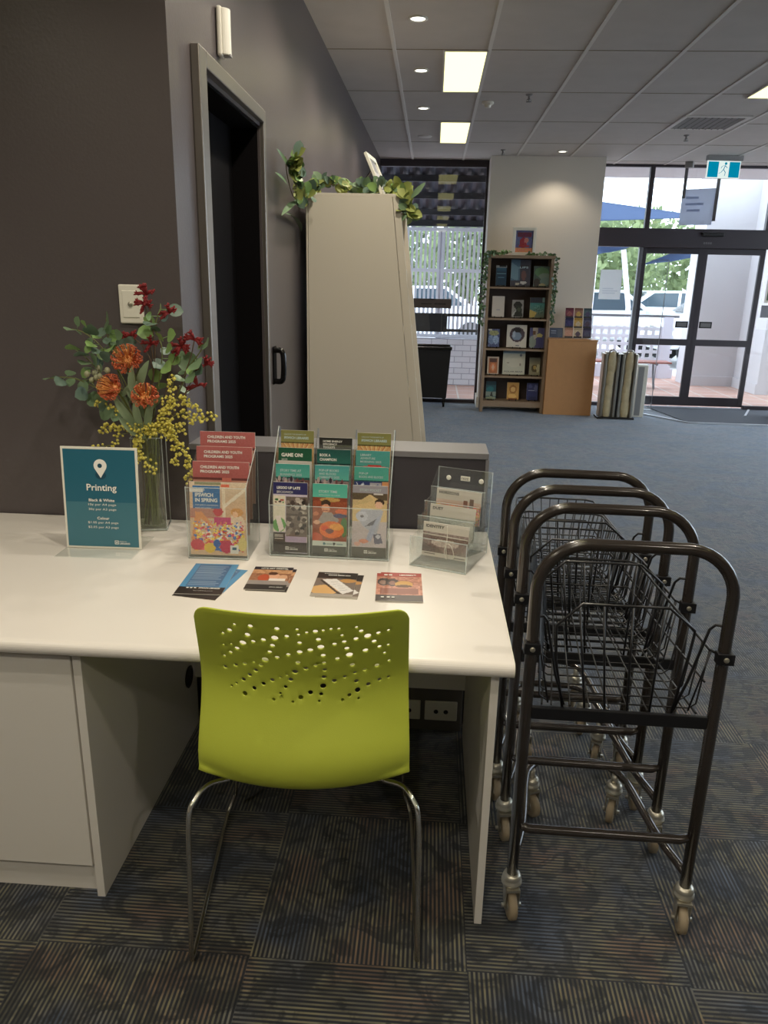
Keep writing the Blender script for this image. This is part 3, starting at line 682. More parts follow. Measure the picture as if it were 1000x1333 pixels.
def chair_shell(parent):
    # outline with rounded corners
    out = []; r = .03; n = 26
    for i in range(n+1):
        s = r + (ST-2*r)*i/n; out.append((HALF(s), s))
    for a in range(15, 90, 15): out.append((HALF(ST)-r+r*math.cos(R(a)), ST-r+r*math.sin(R(a))))
    for i in range(1, 16): out.append(((HALF(ST)-r)*(1-2*i/16), ST))
    for a in range(90, 166, 15): out.append((-HALF(ST)+r+r*math.cos(R(a)), ST-r+r*math.sin(R(a))))
    for i in range(n+1):
        s = ST-r-(ST-2*r)*i/n; out.append((-HALF(s), s))
    for a in range(195, 270, 15): out.append((-HALF(0)+r+r*math.cos(R(a)), r+r*math.sin(R(a))))
    for i in range(0, 15): out.append(((-HALF(0)+r)*(1-2*(i+1)/16), 0))
    for a in range(285, 360, 15): out.append((HALF(0)-r+r*math.cos(R(a)), r+r*math.sin(R(a))))
    verts = [Vector(p) for p in out]; edges = [(i, (i+1) % len(out)) for i in range(len(out))]
    holes = []
    for a, b, c in HOLES:
        u, s, r0 = a/1000, s_of_z(b/1000), c/10000*1.28
        k = len(verts); m = 12 if r0 < .0035 else 16; holes.append((u, s, r0))
        for j in range(m): verts.append(Vector((u+r0*math.cos(2*math.pi*j/m), s+r0*math.sin(2*math.pi*j/m))))
        edges += [(k+j, k+(j+1) % m) for j in range(m)]
    stp = .013; ns = int(ST/stp)
    for i in range(1, ns):
        s = ST*i/ns; hw = HALF(s)
        for j in range(-17, 18):
            u = j*stp
            if abs(u) > hw-.008: continue
            if s > ST-.035 or s < .035:
                if abs(u) > hw-.03: continue
            if any((u-h[0])**2+(s-h[1])**2 < (h[2]+.0035)**2 for h in holes): continue
            verts.append(Vector((u, s)))
    V, E, Fc, *_ = delaunay_2d_cdt(verts, edges, [], 0, 1e-7)
    bm = bmesh.new(); bv = [bm.verts.new(shell(v.x, v.y)) for v in V]
    def inside(x, y):
        c = False; n = len(out)
        for i in range(n):
            x0, y0 = out[i]; x1, y1 = out[(i+1) % n]
            if (y0 > y) != (y1 > y) and x < (x1-x0)*(y-y0)/(y1-y0)+x0: c = not c
        return c
    for f in Fc:
        cx = sum(V[i].x for i in f)/len(f); cy = sum(V[i].y for i in f)/len(f)
        if any((cx-h[0])**2+(cy-h[1])**2 < (h[2]*.985)**2 for h in holes): continue
        if not inside(cx, cy): continue
        try: fc = bm.faces.new([bv[i] for i in f]); fc.smooth = True
        except ValueError: pass
    for v in [v for v in bm.verts if not v.link_faces]: bm.verts.remove(v)
    bmesh.ops.recalc_face_normals(bm, faces=bm.faces)
    me = bpy.data.meshes.new('seat_shell'); bm.to_mesh(me); bm.free(); me.materials.append(M['green'])
    o = bpy.data.objects.new('seat_shell', me); col.objects.link(o); o.parent = parent
    so = o.modifiers.new('Solidify', 'SOLIDIFY'); so.thickness = .0042; so.offset = 0
    bv_ = o.modifiers.new('Bevel', 'BEVEL'); bv_.width = .0015; bv_.segments = 2; bv_.limit_method = 'ANGLE'; bv_.angle_limit = R(60)
    return o
ch = thing('chair', 'lime green plastic chair with perforated back and chrome sled legs', 'chair', (-.235, 1.36, 0), R(4.5))
chair_shell(ch)
for s in (-1, 1):
    x = .25
    path = [(s*.17, .075, .432), (s*.213, .05, .434), (s*.236, .02, .42), (s*.248, .0, .38), (s*.252, -.012, .2), (s*.255, -.022, .05), (s*.256, -.014, .016), (s*.257, .03, .011),
            (s*.262, .25, .011), (s*.266, .46, .011), (s*.262, .498, .02), (s*.25, .508, .05), (s*.243, .505, .08), (s*.235, .48, .2), (s*.215, .42, .38), (s*.20, .38, .43), (s*.17, .35, .437)]
    MB().tube(smooth_path(path, 5), .0058, 12).build('sled_leg', 'chrome', ch)
g = MB()
for y in (.075, .35): g.tube([(-.17, y, .434), (.17, y, .434)], .0055, 8)
g.build('under_seat_brace', 'chrome', ch)

# ================================================================== BASKET TROLLEYS
def caster():
    t = bpy.data.objects.new('caster', None)
    return t
def make_trolley(label, hh=.978):
    hw = .207; t = thing('basket_trolley', label, 'trolley', (0, 0, 0), 0, 'nested basket trolleys')
    r = .0135
    left = [(-hw, 0, .115), (-hw, 0, .5), (-hw, 0, hh-.115)]; 
    pts = left + arc((-hw+.11, 0, hh-.11), (1, 0, 0), (0, 0, 1), .11, 175, 95, 8) + [(0, 0, hh)] + arc((hw-.11, 0, hh-.11), (1, 0, 0), (0, 0, 1), .11, 85, 5, 8) + [(hw, 0, hh-.115), (hw, 0, .5), (hw, 0, .115)]
    MB().tube(pts, r, 16).build('handle_frame', 'tube', t)
    # cross rung (flattened tube)
    g = MB().tube([(-hw, 0, .262), (-hw+.03, .0, .252), (hw-.03, 0, .252), (hw, 0, .262)], [.008, .0115, .0115, .008], 12); g.build('cross_rung', 'tube', t)
    # base rail loop going forward
    fr = .43; fw = .115
    path = [(hw, .005, .15), (hw-.035, .14, .15), (fw+.03, fr-.1, .15), (fw+.01, fr-.04, .15), (fw-.03, fr, .15), (0, fr+.005, .15), (-fw+.03, fr, .15), (-fw-.01, fr-.04, .15), (-fw-.03, fr-.1, .15), (-hw+.035, .14, .15), (-hw, .005, .15)]
    MB().tube(smooth_path(path, 5), .011, 12).build('base_rail', 'tube', t)
    # basket support bar
    MB().box((-hw+.005, -.004, .553), (hw-.005, .008, .583)).build('support_bar', 'wire', t, .002)
    # basket: tapered wire tub
    L = .50; b = MB(); w = .0021; W = .0033
    tz0, tz1, bz0, bz1 = .735, .765, .585, .615
    def rim(v):   # half width, z top, half width bottom, z bottom
        return (hw-.02)*(1-v)+.125*v, tz0*(1-v)+tz1*v, (hw-.035)*(1-v)+.10*v, bz0*(1-v)+bz1*v
    a0, a1 = rim(0), rim(1)
    b.tube([(-hw, .0, tz0), (-a0[0], .03, tz0), (-a1[0]-.01, L-.02, tz1), (-a1[0]+.015, L, tz1), (a1[0]-.015, L, tz1), (a1[0]+.01, L-.02, tz1), (a0[0], .03, tz0), (hw, 0, tz0)], W, 8)
    b.tube([(-a0[2], .01, bz0), (-a1[2], L-.02, bz1), (a1[2], L-.02, bz1), (a0[2], .01, bz0)], w*1.2, 6)
    for fz in (.52,):
        b.tube([(-(a0[0]+a0[2])/2-.004, .02, .66), (-(a1[0]+a1[2])/2-.006, L-.01, .69), ((a1[0]+a1[2])/2+.006, L-.01, .69), ((a0[0]+a0[2])/2+.004, .02, .66)], w*1.2, 6)
    n = 13
    for k in range(n):                     # ribs: down one side, across the floor, up the other
        v = (k+.3)/n; q = rim(v); y = .02+v*(L-.04)
        b.tube([(-q[0]-.002, y, q[1]), (-q[2]-.006, y, q[3]+.012), (-q[2]+.01, y, q[3]), (q[2]-.01, y, q[3]), (q[2]+.006, y, q[3]+.012), (q[0]+.002, y, q[1])], w, 5)
    for k in range(8):                     # long wires: floor then up the front
        f = -1+2*(k+.5)/8
        b.tube([(f*a0[2], .01, bz0), (f*a1[2], L-.03, bz1), (f*a1[2], L-.015, bz1+.012), (f*a1[0], L, tz1)], w, 5)
    b.build('wire_basket', 'wire', t)
    # hinged rear gate
    g = MB(); gz = .60
    def G(x, v): return (x, .012+.05*v, .58+v*.235)
    g.tube([G(-.125, 0), G(-.145, .45), G(-.148, .78), G(-.092, 1), G(.10, 1), G(.158, .80), G(.15, .6), G(.118, 0)], W, 8)
    for x0, x1, v in ((-.075, -.098, .97), (-.03, -.045, 1), (.02, .02, 1), (.07, .09, 1)): g.tube([G(x0, 0), G(x1, v)], W*.85, 6)
    g.build('wire_gate', 'wire', t)
    for s in (-1, 1):
        g = MB()
        g.tube([(s*hw, .0, .805), (s*(hw-.022), .012, .803), (s*(hw-.032), .016, .79), (s*(hw-.06), .02, .66), (s*(hw-.085), .015, .585)], W, 8)
        g.tube([(s*(hw-.02), .02, .735), (s*(hw-.05), .02, .585)], w*1.1, 6)
        g.build('gate_stay', 'wire', t)
    for s in (-1, 1):
        g = MB().box((-.018, -.019, -.013), (.018, .004, .013), Matrix.Translation((s*(hw+.0), 0, tz0)))
        g.lathe([(.006, 0), (.006, .004), (.001, .005)], 10, Matrix.Translation((s*hw, -.018, tz0)) @ Matrix.Rotation(R(90), 4, 'X'), mi=1)
        g.build('bracket', ['wire', 'steel'], t, .001)
    # castors
    for (x, y, ztop, rz) in ((-hw, 0, .115, 8), (hw, 0, .115, -6), (-fw-.005, fr-.045, .14, 25), (fw+.005, fr-.045, .14, -20)):
        mt = Matrix.Translation((x, y, 0)) @ Matrix.Rotation(R(rz), 4, 'Z')
        c = MB().lathe([(.012, .122), (.020, .119), (.023, .110), (.021, .103), (.025, .101), (.025, .094), (.017, .090), (.010, .088)], 18, mt)
        if ztop > .12: c.lathe([(.01, .12), (.01, .148)], 10, mt)
        c = c.build('castor', 'steel', t)
        f = MB().box((-.016, -.028, .083), (.016, .016, .09), mt)
        for s in (-1, 1):
            f.prism([(-.026, .088), (.014, .088), (-.006, .03), (-.022, .03)], lambda u, v, w, s=s: mt @ Vector((s*.0165+(w-.001), u, v)), .002)
        f.build('fork', 'steel', c)
        wm = mt @ Matrix.Translation((0, -.014, .0365)) @ Matrix.Rotation(R(90), 4, 'Y')
        MB().lathe([(.012, -.010), (.030, -.0105), (.0355, -.008), (.0365, 0), (.0355, .008), (.030, .0105), (.012, .010)], 28, wm).build('wheel', 'rubber', c)
        MB().lathe([(.0055, -.024), (.0055, .024)], 10, wm).lathe([(.012, -.0125), (.012, .0125)], 14, wm).build('axle_bolt', 'steel', c)
    return t
tr = make_trolley('dark tubular trolley with wire basket, nearest of the nested row')
tr.location = (.455, 1.535, 0); tr.rotation_euler = (0, 0, R(-1.0))
for (x, y, rz, lb) in ((.462, 1.81, -1.5, 'dark tubular basket trolley, second in the nested row, next behind the nearest'),
                       (.452, 1.985, -1.0, 'dark tubular basket trolley, third in the nested row, next before the farthest'),
                       (.448, 2.165, -2.0, 'dark tubular basket trolley, farthest of the nested row')):
    c = copy_tree(tr); c.location = (x, y, 0); c.rotation_euler = (0, 0, R(rz)); c['label'] = lb

# ================================================================== PRINTED MATTER ON THE DESK
def logo_small(parent, org, u, v, x, y, s, txt='white'):
    """small square logo with two lines of lettering"""
    org, u, v = Vector(org), Vector(u).normalized(), Vector(v).normalized(); n = u.cross(v)
    g = MB(); q = s*.9
    for (a, b, c, d) in ((0, 0, q, q*.16), (0, q*.84, q, q), (0, 0, q*.16, q), (q*.84, 0, q, q), (q*.3, q*.3, q*.7, q*.5), (q*.42, q*.5, q*.58, q*.74)):
        g.poly([org+u*(x+a)+v*(y+b)+n*.0022, org+u*(x+c)+v*(y+b)+n*.0022, org+u*(x+c)+v*(y+d)+n*.0022, org+u*(x+a)+v*(y+d)+n*.0022])
    g.build('library_logo', txt, parent)
    return [('IPSWICH', x+s*1.1, y+s*.55, s*1.6, s*.25), ('LIBRARIES', x+s*1.1, y+.0, s*2.4, s*.42, .02)]

# --- printing price sign in a clear stand
sg = thing('price_sign', 'teal printing price sign in a clear stand left of the vase', 'sign', (-.945, 2.075, DT), R(1.5))
MB().box((-.112, -.10, 0), (.112, .10, .0035)).build('stand_base', 'clear', sg, .001)
tilt = R(4); U = Vector((1, 0, 0)); V = Vector((0, math.sin(tilt), math.cos(tilt))); N = U.cross(V)
def SG(x, z, d=0): return Vector((0, -.015, .002)) + U*x + V*z + N*d
def slab(x0, z0, x1, z1, d0, d1, mb, mi=0):
    mb.prism([(x0, z0), (x1, z0), (x1, z1), (x0, z1)], lambda a, b, w: SG(a, b, d0+w), d1-d0, mi); return mb
slab(-.112, 0, .112, .302, -.004, .0, MB()).build('back_sheet', 'plastic_white', sg, .001)
slab(-.105, .006, .105, .295, .0, .0008, MB()).build('poster', 'teal', sg)
slab(-.105, .006, .105, .14, .0008, .001, MB()).build('lower_field', 'teal2', sg)
g = MB(); pc = (0.003, .248)
pin = [(pc[0]+.019*math.cos(R(a)), pc[1]+.019*math.sin(R(a))) for a in range(-35, 216, 12)] + [(pc[0], pc[1]-.036)]
sh = MB().prism([(pc[0]+.016*math.cos(R(a)), pc[1]-.028+.012*math.sin(R(a))) for a in range(0, 360, 20)], lambda a, b, w: SG(a, b, .0009+w), .0003).build('pin_shadow', 'teal3', sg)
g.prism(pin, lambda a, b, w: SG(a, b, .0013+w), .0004).build('map_pin', 'white', sg)
MB().prism([(pc[0]-.001+.0065*math.cos(R(a)), pc[1]+.0065*math.sin(R(a))) for a in range(0, 360, 20)], lambda a, b, w: SG(a, b, .0018+w), .0004).build('pin_hole', 'teal3', sg)
lettering([('Printing', -.04, .168, .088, .026, .015), ('Black & White', -.036, .142, .076, .0085, .02), ('10¢ per A4 page', -.038, .128, .082, .0085), ('30¢ per A3 page', -.038, .114, .082, .0085),
           ('Colour', -.014, .088, .036, .0085, .02), ('$1.05 per A4 page', -.042, .074, .09, .0085), ('$2.05 per A3 page', -.042, .060, .09, .0085)], SG(0, 0, .002), U, V, sg, 'white')
lettering(logo_small(sg, SG(0, 0, 0), U, V, .034, .014, .013), SG(0, 0, .002), U, V, sg, 'white', 'logo_lettering')

# --- cover pictures
BALL = [(205, 55, 60), (235, 195, 70), (240, 236, 225), (70, 110, 180), (225, 120, 60), (230, 90, 120), (250, 215, 90)]
def pic_spring():
    p = Pic(54, 78, (214, 182, 150)); p.vgrad(0, 0, 1, .5, (220, 200, 175), (215, 165, 125)); p.rect(.58, .05, .63, .5, (235, 215, 190)); p.tri([(.6, .3), (1, .05), (1, .1), (.6, .36)], (240, 225, 205))
    p.rect(.55, .02, .7, .07, (225, 120, 95)); p.rect(.1, .0, .55, .04, (150, 150, 120)); p.rect(.0, .36, .5, .48, (190, 130, 110)); p.rect(.0, .47, .9, .49, (200, 110, 95))
    p.tri([(.02, .8), (.1, .4), (.2, .42), (.14, .8)], (226, 150, 90)); p.tri([(.1, .42), (.2, .4), (.42, .6), (.34, .62)], (226, 150, 90))
    p.oval(.82, .58, .16, .15, (232, 205, 180)); p.oval(.83, .40, .11, .06, (215, 150, 75)); p.oval(.8, .43, .05, .04, (240, 190, 150))
    p.rect(.42, .48, .72, .58, (200, 50, 110)); p.oval(.50, .40, .085, .06, (200, 40, 50)); p.balls(.06, .54, .95, .92, 260, .016, .045, BALL, 5); p.oval(.12, .86, .12, .08, (205, 60, 75)); p.oval(.34, .9, .1, .07, (232, 195, 70)); p.oval(.64, .88, .12, .09, (200, 55, 80)); p.oval(.47, .84, .06, .06, (70, 105, 175)); p.oval(.92, .84, .08, .1, (225, 205, 130))
    p.rect(.05, .05, .53, .36, (58, 112, 168)); p.rect(0, .085, .25, .135, (228, 224, 220)); p.rect(.70, .865, .86, .97, (232, 228, 222)); p.rect(.745, .88, .81, .92, (60, 100, 120))
    return p.grain(0, 0, 1, 1, 9, 2).a
def pic_red():
    p = Pic(54, 60, (176, 98, 96)); p.rect(0, .21, 1, .25, (110, 60, 58)); p.rect(0, .25, 1, 1, (190, 140, 120)); p.rect(.52, .21, .68, .26, (205, 120, 105)); return p.grain(0, 0, 1, 1, 4, 4).a
def pic_lego():
    p = Pic(48, 96, (200, 190, 205)); p.rect(0, .0, 1, .17, (44, 42, 96)); p.rect(0, .17, .98, .2, (196, 186, 204)); p.rect(.0, .19, .36, .70, (224, 214, 196))
    p.rect(.38, .2, 1, .76, (110, 96, 90)); 
    g = random.Random(9)
    for i in range(46):
        c = g.choice([(70, 55, 52), (205, 195, 185), (150, 138, 130), (40, 34, 34), (180, 168, 160)]); p.oval(g.uniform(.42, .98), g.uniform(.22, .74), .05+.03*g.random(), .025+.012*g.random(), c)
    p.rect(.38, .44, 1, .47, (80, 66, 62)); p.rect(.0, .71, .36, 1, (52, 42, 38)); p.oval(.18, .6, .19, .1, (96, 160, 80)); p.tri([(.06, .48), (.2, .47), (.32, .66), (.18, .7)], (232, 216, 214)); p.rect(.36, .76, .98, .84, (178, 160, 190)); p.rect(.36, .84, 1, .985, (62, 54, 52))
    p.oval(.1, .245, .05, .016, (60, 110, 60)); p.oval(.26, .25, .06, .014, (170, 60, 50)); p.oval(.2, .275, .05, .012, (60, 50, 46)); p.oval(.08, .278, .03, .012, (110, 60, 50)); p.oval(.29, .28, .03, .01, (90, 150, 90))
    for y in (.735, .765, .795): p.rect(.05, y, .3, y+.01, (205, 195, 185))
    return p.grain(0, .18, 1, 1, 8, 3).a
def pic_story():
    p = Pic(48, 96, (150, 75, 50)); p.vgrad(0, 0, 1, .19, (78, 172, 156), (92, 184, 166)); p.rect(0, .19, 1, .24, (130, 62, 45)); p.oval(.5, .22, .3, .03, (190, 150, 90))
    p.oval(.38, .27, .14, .05, (60, 40, 32)); p.oval(.38, .34, .12, .06, (214, 150, 120)); p.rect(.30, .36, .46, .372, (150, 70, 60)); p.tri([(.12, .55), (.3, .40), (.55, .40), (.78, .5), (.7, .56), (.4, .56)], (158, 148, 146)); p.oval(.12, .54, .1, .03, (222, 170, 145))
    p.oval(.85, .38, .2, .04, (214, 96, 50)); p.oval(.8, .44, .2, .03, (70, 66, 110)); p.oval(.92, .6, .1, .14, (70, 120, 66)); p.oval(.56, .64, .36, .12, (232, 116, 48)); p.oval(.7, .6, .2, .05, (238, 160, 70)); p.oval(.36, .62, .1, .04, (225, 80, 40)); p.oval(.5, .66, .12, .035, (120, 70, 70)); p.oval(.1, .76, .2, .07, (200, 90, 60)); p.oval(.1, .42, .08, .03, (200, 120, 90))
    p.rect(0, .8, 1, .88, (205, 214, 208)); p.rect(0, .88, 1, 1, (78, 80, 74)); p.oval(.35, .84, .04, .02, (70, 120, 130)); p.oval(.64, .84, .04, .02, (50, 60, 60)); p.rect(.42, .83, .58, .85, (150, 170, 170)); p.rect(.71, .83, .9, .85, (150, 170, 170))
    return p.grain(0, .2, 1, .8, 12, 6).a
def pic_baby():
    p = Pic(48, 96, (196, 170, 130)); p.rect(0, 0, 1, .10, (150, 146, 158)); p.rect(0, .10, 1, .2, (88, 74, 60)); p.tri([(0, .28), (.5, .12), (1, .26), (1, .5), (0, .6)], (214, 186, 138)); p.tri([(.05, .27), (.5, .13), (.6, .2), (.3, .26)], (200, 176, 130))
    p.rect(0, .5, 1, .86, (196, 184, 190)); p.oval(.78, .23, .14, .05, (60, 44, 38)); p.oval(.76, .265, .11, .05, (228, 184, 160)); p.tri([(.1, .4), (.3, .32), (.9, .34), (.7, .7), (.3, .56)], (176, 178, 196)); p.oval(.28, .43, .17, .07, (196, 198, 216)); p.oval(.28, .43, .05, .02, (110, 108, 120)); p.tri([(.6, .5), (.85, .38), (.8, .45), (.55, .78), (.4, .76)], (168, 174, 200)); p.tri([(.3, .58), (.5, .52), (.75, .42), (.6, .55)], (96, 96, 112)); p.oval(.34, .78, .14, .03, (216, 150, 130)); p.oval(.16, .82, .1, .03, (222, 176, 165)); p.tri([(.62, .68), (.82, .66), (.9, .8), (.66, .82)], (98, 98, 120)); p.oval(.76, .71, .07, .03, (190, 190, 205)); p.rect(0, .86, 1, 1, (88, 86, 80))
    p.rect(.6, .10, .88, .125, (205, 200, 200)); return p.grain(0, .1, 1, .86, 9, 8).a
def pic_top(c, c2, below=(170, 150, 140), band=.19, gr=8, extra=None):
    p = Pic(48, 60, below); p.vgrad(0, 0, 1, band, c, c2); p.rect(0, band, 1, band+.02, [q*.6 for q in c]); p.grain(0, band, 1, 1, gr*2, 5, 2)
    if extra: extra(p)
    return p.grain(0, 0, 1, band, 3, 5).a
def ex_books(p):
    for i in range(20):
        p.tri([(.05*i, .19), (.05*i+.03, .19), (.3+.02*i+.02, .34), (.3+.02*i, .34)], ((214, 160, 90), (190, 110, 60), (226, 196, 140))[i % 3])
def ex_white(p): p.rect(0, .19, 1, .4, (206, 200, 192))
def ex_space(p):
    p.rect(0, .20, 1, .6, (52, 60, 112)); p.rect(.45, .21, .8, .34, (170, 168, 176)); p.oval(.68, .29, .08, .05, (110, 116, 150)); p.tri([(.05, .34), (.25, .22), (.3, .24), (.15, .36)], (205, 210, 225)); p.rect(.82, .2, 1, .5, (214, 150, 100)); g = random.Random(2)
    for i in range(14): p.oval(g.uniform(.05, .8), g.uniform(.22, .44), .015, .012, (225, 225, 235))
def ex_red(p): p.oval(.55, .36, .6, .16, (196, 44, 40)); p.oval(.6, .34, .3, .06, (226, 130, 60))
def ex_people(p):
    g = random.Random(4)
    for i in range(30): p.oval(g.uniform(0, 1), g.uniform(.2, .36), .04, .04, g.choice([(60, 50, 60), (190, 170, 165), (120, 70, 75), (150, 140, 150)]))

def acrylic(parent, boxes, m=None):
    """each clear sheet is its own part with slightly visible edges"""
    for (nm, a, b) in boxes:
        mm = m or 'clear'
        MB().box(a, b, m).build(nm, 'clear', parent) if False else MB().box(a, b).build(nm, 'clear', parent)

def edge_rod(parent, pts, r=.0013, name='rim'):
    MB().tube(pts, r, 6).build(name, 'clear_edge', parent)

# --- first holder: four tiers of A5 booklets
LEANB = R(5)
def booklet(name, arr, x0, y, z0, w, h, label, texts, group, tm='white', cat='brochure', lean=LEANB, base=None, rz=0, thick=.004):
    t = thing(name, label, cat, (x0, y, z0), rz, group) if base is None else base
    u = Vector((1, 0, 0)); v = Vector((0, math.sin(lean), math.cos(lean)))
    printed('cover', arr, (0, 0, 0), u, v, w, h, thick, t)
    if texts: lettering(texts, (0, 0, 0), u, v, t, tm, 'lettering', lift=thick+.0006)
    return t
hx, hy = -.674, 2.012
h1 = thing('leaflet_holder', 'clear four-tier holder of children and youth booklets, left of the others', 'leaflet holder', (hx, hy, DT), R(1))
MB().box((0, 0, 0), (.172, .165, .004)).build('base', 'clear', h1)
for sx, nm in ((-.001, 'side'), (.170, 'side')):
    MB().prism([(0, 0), (.165, 0), (.165, .29), (.145, .30), (.0, .215)], lambda a, b, w, sx=sx: (sx+w, a, b), .003).build('side_panel', 'clear', h1)
edge_rod(h1, [(.1715, 0, .0), (.1715, 0, .215), (.1715, .145, .30), (.1715, .165, .29), (.1715, .165, 0)])
edge_rod(h1, [(0, 0, 0), (0, 0, .215)]); 
for i in range(4):
    y = .002+.042*i; MB().box((0, y, .0), (.171, y+.0025, (.21, .215, .25, .285)[i])).build('tier_panel', 'clear', h1)
edge_rod(h1, [(0, .0, .004), (.171, .0, .004)], .0018, 'lip'); edge_rod(h1, [(0, .002, .212), (.171, .002, .212)], .0012)
WB = .163
for i, (y, z, nm) in enumerate(((.012, .022, 'front'), (.053, .062, 'second'), (.095, .097, 'third'), (.137, .133, 'back'))):
    arr = pic_spring() if i == 0 else pic_red()
    tx = [('2025', .018, .188, .026, .007), ('IPSWICH', .016, .170, .052, .0115, .03), ('IN SPRING', .016, .155, .064, .0115, .03), ('Your guide to entertainment,', .016, .144, .066, .005), ('events and activities', .016, .136, .046, .005)] if i == 0 else \
         [('CHILDREN AND YOUTH', .022, .193, .112, .0085, .03), ('PROGRAMS 2025', .022, .180, .084, .0085, .03)]
    lb = 'Ipswich in Spring booklet with ball pit photo in the front tier' if i == 0 else 'dusky red children and youth programs booklet in the %s tier' % nm
    q = booklet('booklet', arr, hx+.004, hy+y, DT+z-.012+.01*(i > 0), WB, .213, lb, tx, 'booklets in the left holder', 'white')
    q.rotation_euler = (0, 0, R(1))
# fix dark ink of the 2025 flag
# --- second holder: three columns by four tiers of slim leaflets
hx, hy = -.449, 2.062; HW = .350
h2 = thing('leaflet_holder', 'clear wide holder with three columns of slim library leaflets', 'leaflet holder', (hx, hy, DT), R(-1))
MB().box((0, 0, 0), (HW, .175, .004)).build('base', 'clear', h2)
for k in range(4):
    x = k*(HW-.003)/3
    MB().prism([(0, 0), (.175, 0), (.175, .35), (.15, .355), (.0, .175)], lambda a, b, w, x=x: (x+w, a, b), .003).build('divider', 'clear', h2)
    edge_rod(h2, [(x+.0015, -.001, 0), (x+.0015, -.001, .165)] + ([(x+.0015, .15, .357), (x+.0015, .175, .35)] if k in (0, 3) else []), .0015)
MB().box((0, 0, 0), (HW, .0025, .155)).build('front_panel', 'clear', h2)
for i in (1, 2, 3): MB().box((0, .043*i, .0), (HW, .043*i+.0025, .16+.05*i)).build('tier_panel', 'clear', h2)
edge_rod(h2, [(0, -.001, .156), (HW, -.001, .156)], .0013); edge_rod(h2, [(0, -.001, .004), (HW, -.001, .004)], .002, 'lip')
TEAL, TEALB = (66, 150, 142), (98, 182, 168)
OLIVE = ((128, 126, 72), (140, 138, 84))
lg = lambda: None
cols3 = [
 [(pic_lego, 'navy LEGO up late leaflet in the front tier, left column', [('LEGO® UP LATE', .011, .190, .068, .0085, .03), ('BRICKSWICH', .011, .178, .046, .007)], 'white'),
  (lambda: pic_top(TEAL, TEALB, (120, 90, 85), .19, 10, ex_people), 'teal story time leaflet behind the navy one, left column', [('STORY TIME AT', .013, .187, .062, .0075, .02), ('BUNNINGS 2025', .013, .175, .064, .0075, .02)], 'pale_ink'),
  (lambda: pic_top((24, 82, 58), (30, 90, 64), (200, 195, 186), .20, 3, ex_white), 'dark green Game On leaflet in the third tier, left column', [('GAME ON!', .009, .183, .064, .0115, .04), ('2025', .009, .172, .018, .006)], 'white'),
  (lambda: pic_top(OLIVE[0], OLIVE[1], (206, 160, 100), .17, 6, ex_books), 'olive Ipswich Libraries leaflet in the back tier, left column', [('UNLOCK THE BENEFITS OF', .01, .196, .066, .004), ('IPSWICH LIBRARIES', .01, .184, .074, .0075, .03)], 'pale_ink')],
 [(pic_story, 'leaflet with toddler and orange toy in the front tier, middle column', [('STORY TIME', .017, .184, .054, .0075, .02), ('WITH STORY IN A BOX', .017, .175, .062, .0045)], 'pale_ink'),
  (lambda: pic_top((70, 150, 152), TEALB, (150, 130, 128), .20, 12, ex_people), 'teal pop-up books leaflet in the second tier, middle column', [('POP-UP BOOKS', .012, .192, .058, .007, .02), ('AND BLOCKS', .012, .182, .05, .007, .02), ('YAMANTO 2025', .012, .172, .06, .007, .02)], 'pale_ink'),
  (lambda: pic_top((22, 76, 74), (44, 108, 98), (110, 150, 150), .20, 12), 'dark teal Book a Champion leaflet in the third tier, middle column', [('BOOK A', .008, .188, .032, .0085, .03), ('CHAMPION', .008, .175, .050, .0085, .03)], 'white'),
  (lambda: pic_top((40, 38, 38), (56, 56, 54), (58, 74, 60), .17, 3), 'black home energy toolkit leaflet in the back tier, middle column', [('HOME ENERGY', .012, .196, .058, .006, .02), ('EFFICIENCY', .012, .187, .042, .006, .02), ('TOOLKITS', .012, .178, .036, .006, .02)], 'white')],
 [(pic_baby, 'leaflet with baby and silver balloon in the front tier, right column', [('STORY POCKET', .02, .193, .062, .0075, .0)], 'pale_ink'),
  (lambda: pic_top((72, 156, 144), (84, 170, 152), (90, 90, 120), .19, 6, ex_space), 'teal leaflet with rocket picture in the second tier, right column', [('POP-UP', .014, .188, .026, .0065, .02), ('BOOKS AND BLOCKS', .014, .178, .07, .0065, .02)], 'pale_ink'),
  (lambda: pic_top((70, 150, 146), (80, 160, 150), (196, 60, 50), .22, 3, ex_red), 'teal library adventure leaflet above a red picture, right column', [('LIBRARY', .013, .194, .032, .0065, .02), ('ADVENTURE', .013, .184, .044, .0065, .02), ('MORNING 2025', .013, .174, .062, .0065, .02)], 'pale_ink'),
  (lambda: pic_top(OLIVE[0], OLIVE[1], (206, 160, 100), .17, 6, ex_books), 'olive Ipswich Libraries leaflet in the back tier, right column', [('UNLOCK THE BENEFITS OF', .012, .196, .066, .004), ('IPSWICH LIBRARIES', .012, .184, .076, .0075, .03)], 'pale_ink')]]
for k in range(3):
    for i in range(4):
        fn, lb, tx, tm = cols3[k][i]
        x = hx + k*(HW-.003)/3 + .009; y = hy + .012+.043*i - .0175*(k*.118); z = DT + (.008, .052, .091, .135)[i] - .003*(i == 3 and k == 1)*6
        q = booklet('leaflet', fn(), x, y, z, .1, .21, lb, tx, 'slim leaflets in the wide holder', tm)
        q.rotation_euler = (0, 0, R(-1))
        if i == 0:
            u = Vector((1, 0, 0)); v = Vector((0, math.sin(LEANB), math.cos(LEANB)))
            lt = logo_small(q, Vector((0, 0, 0))+u.cross(v)*.0025, u, v, .036, .01, .0105); lettering(lt, (0, 0, 0), u, v, q, 'white', 'logo_lettering', lift=.0048)
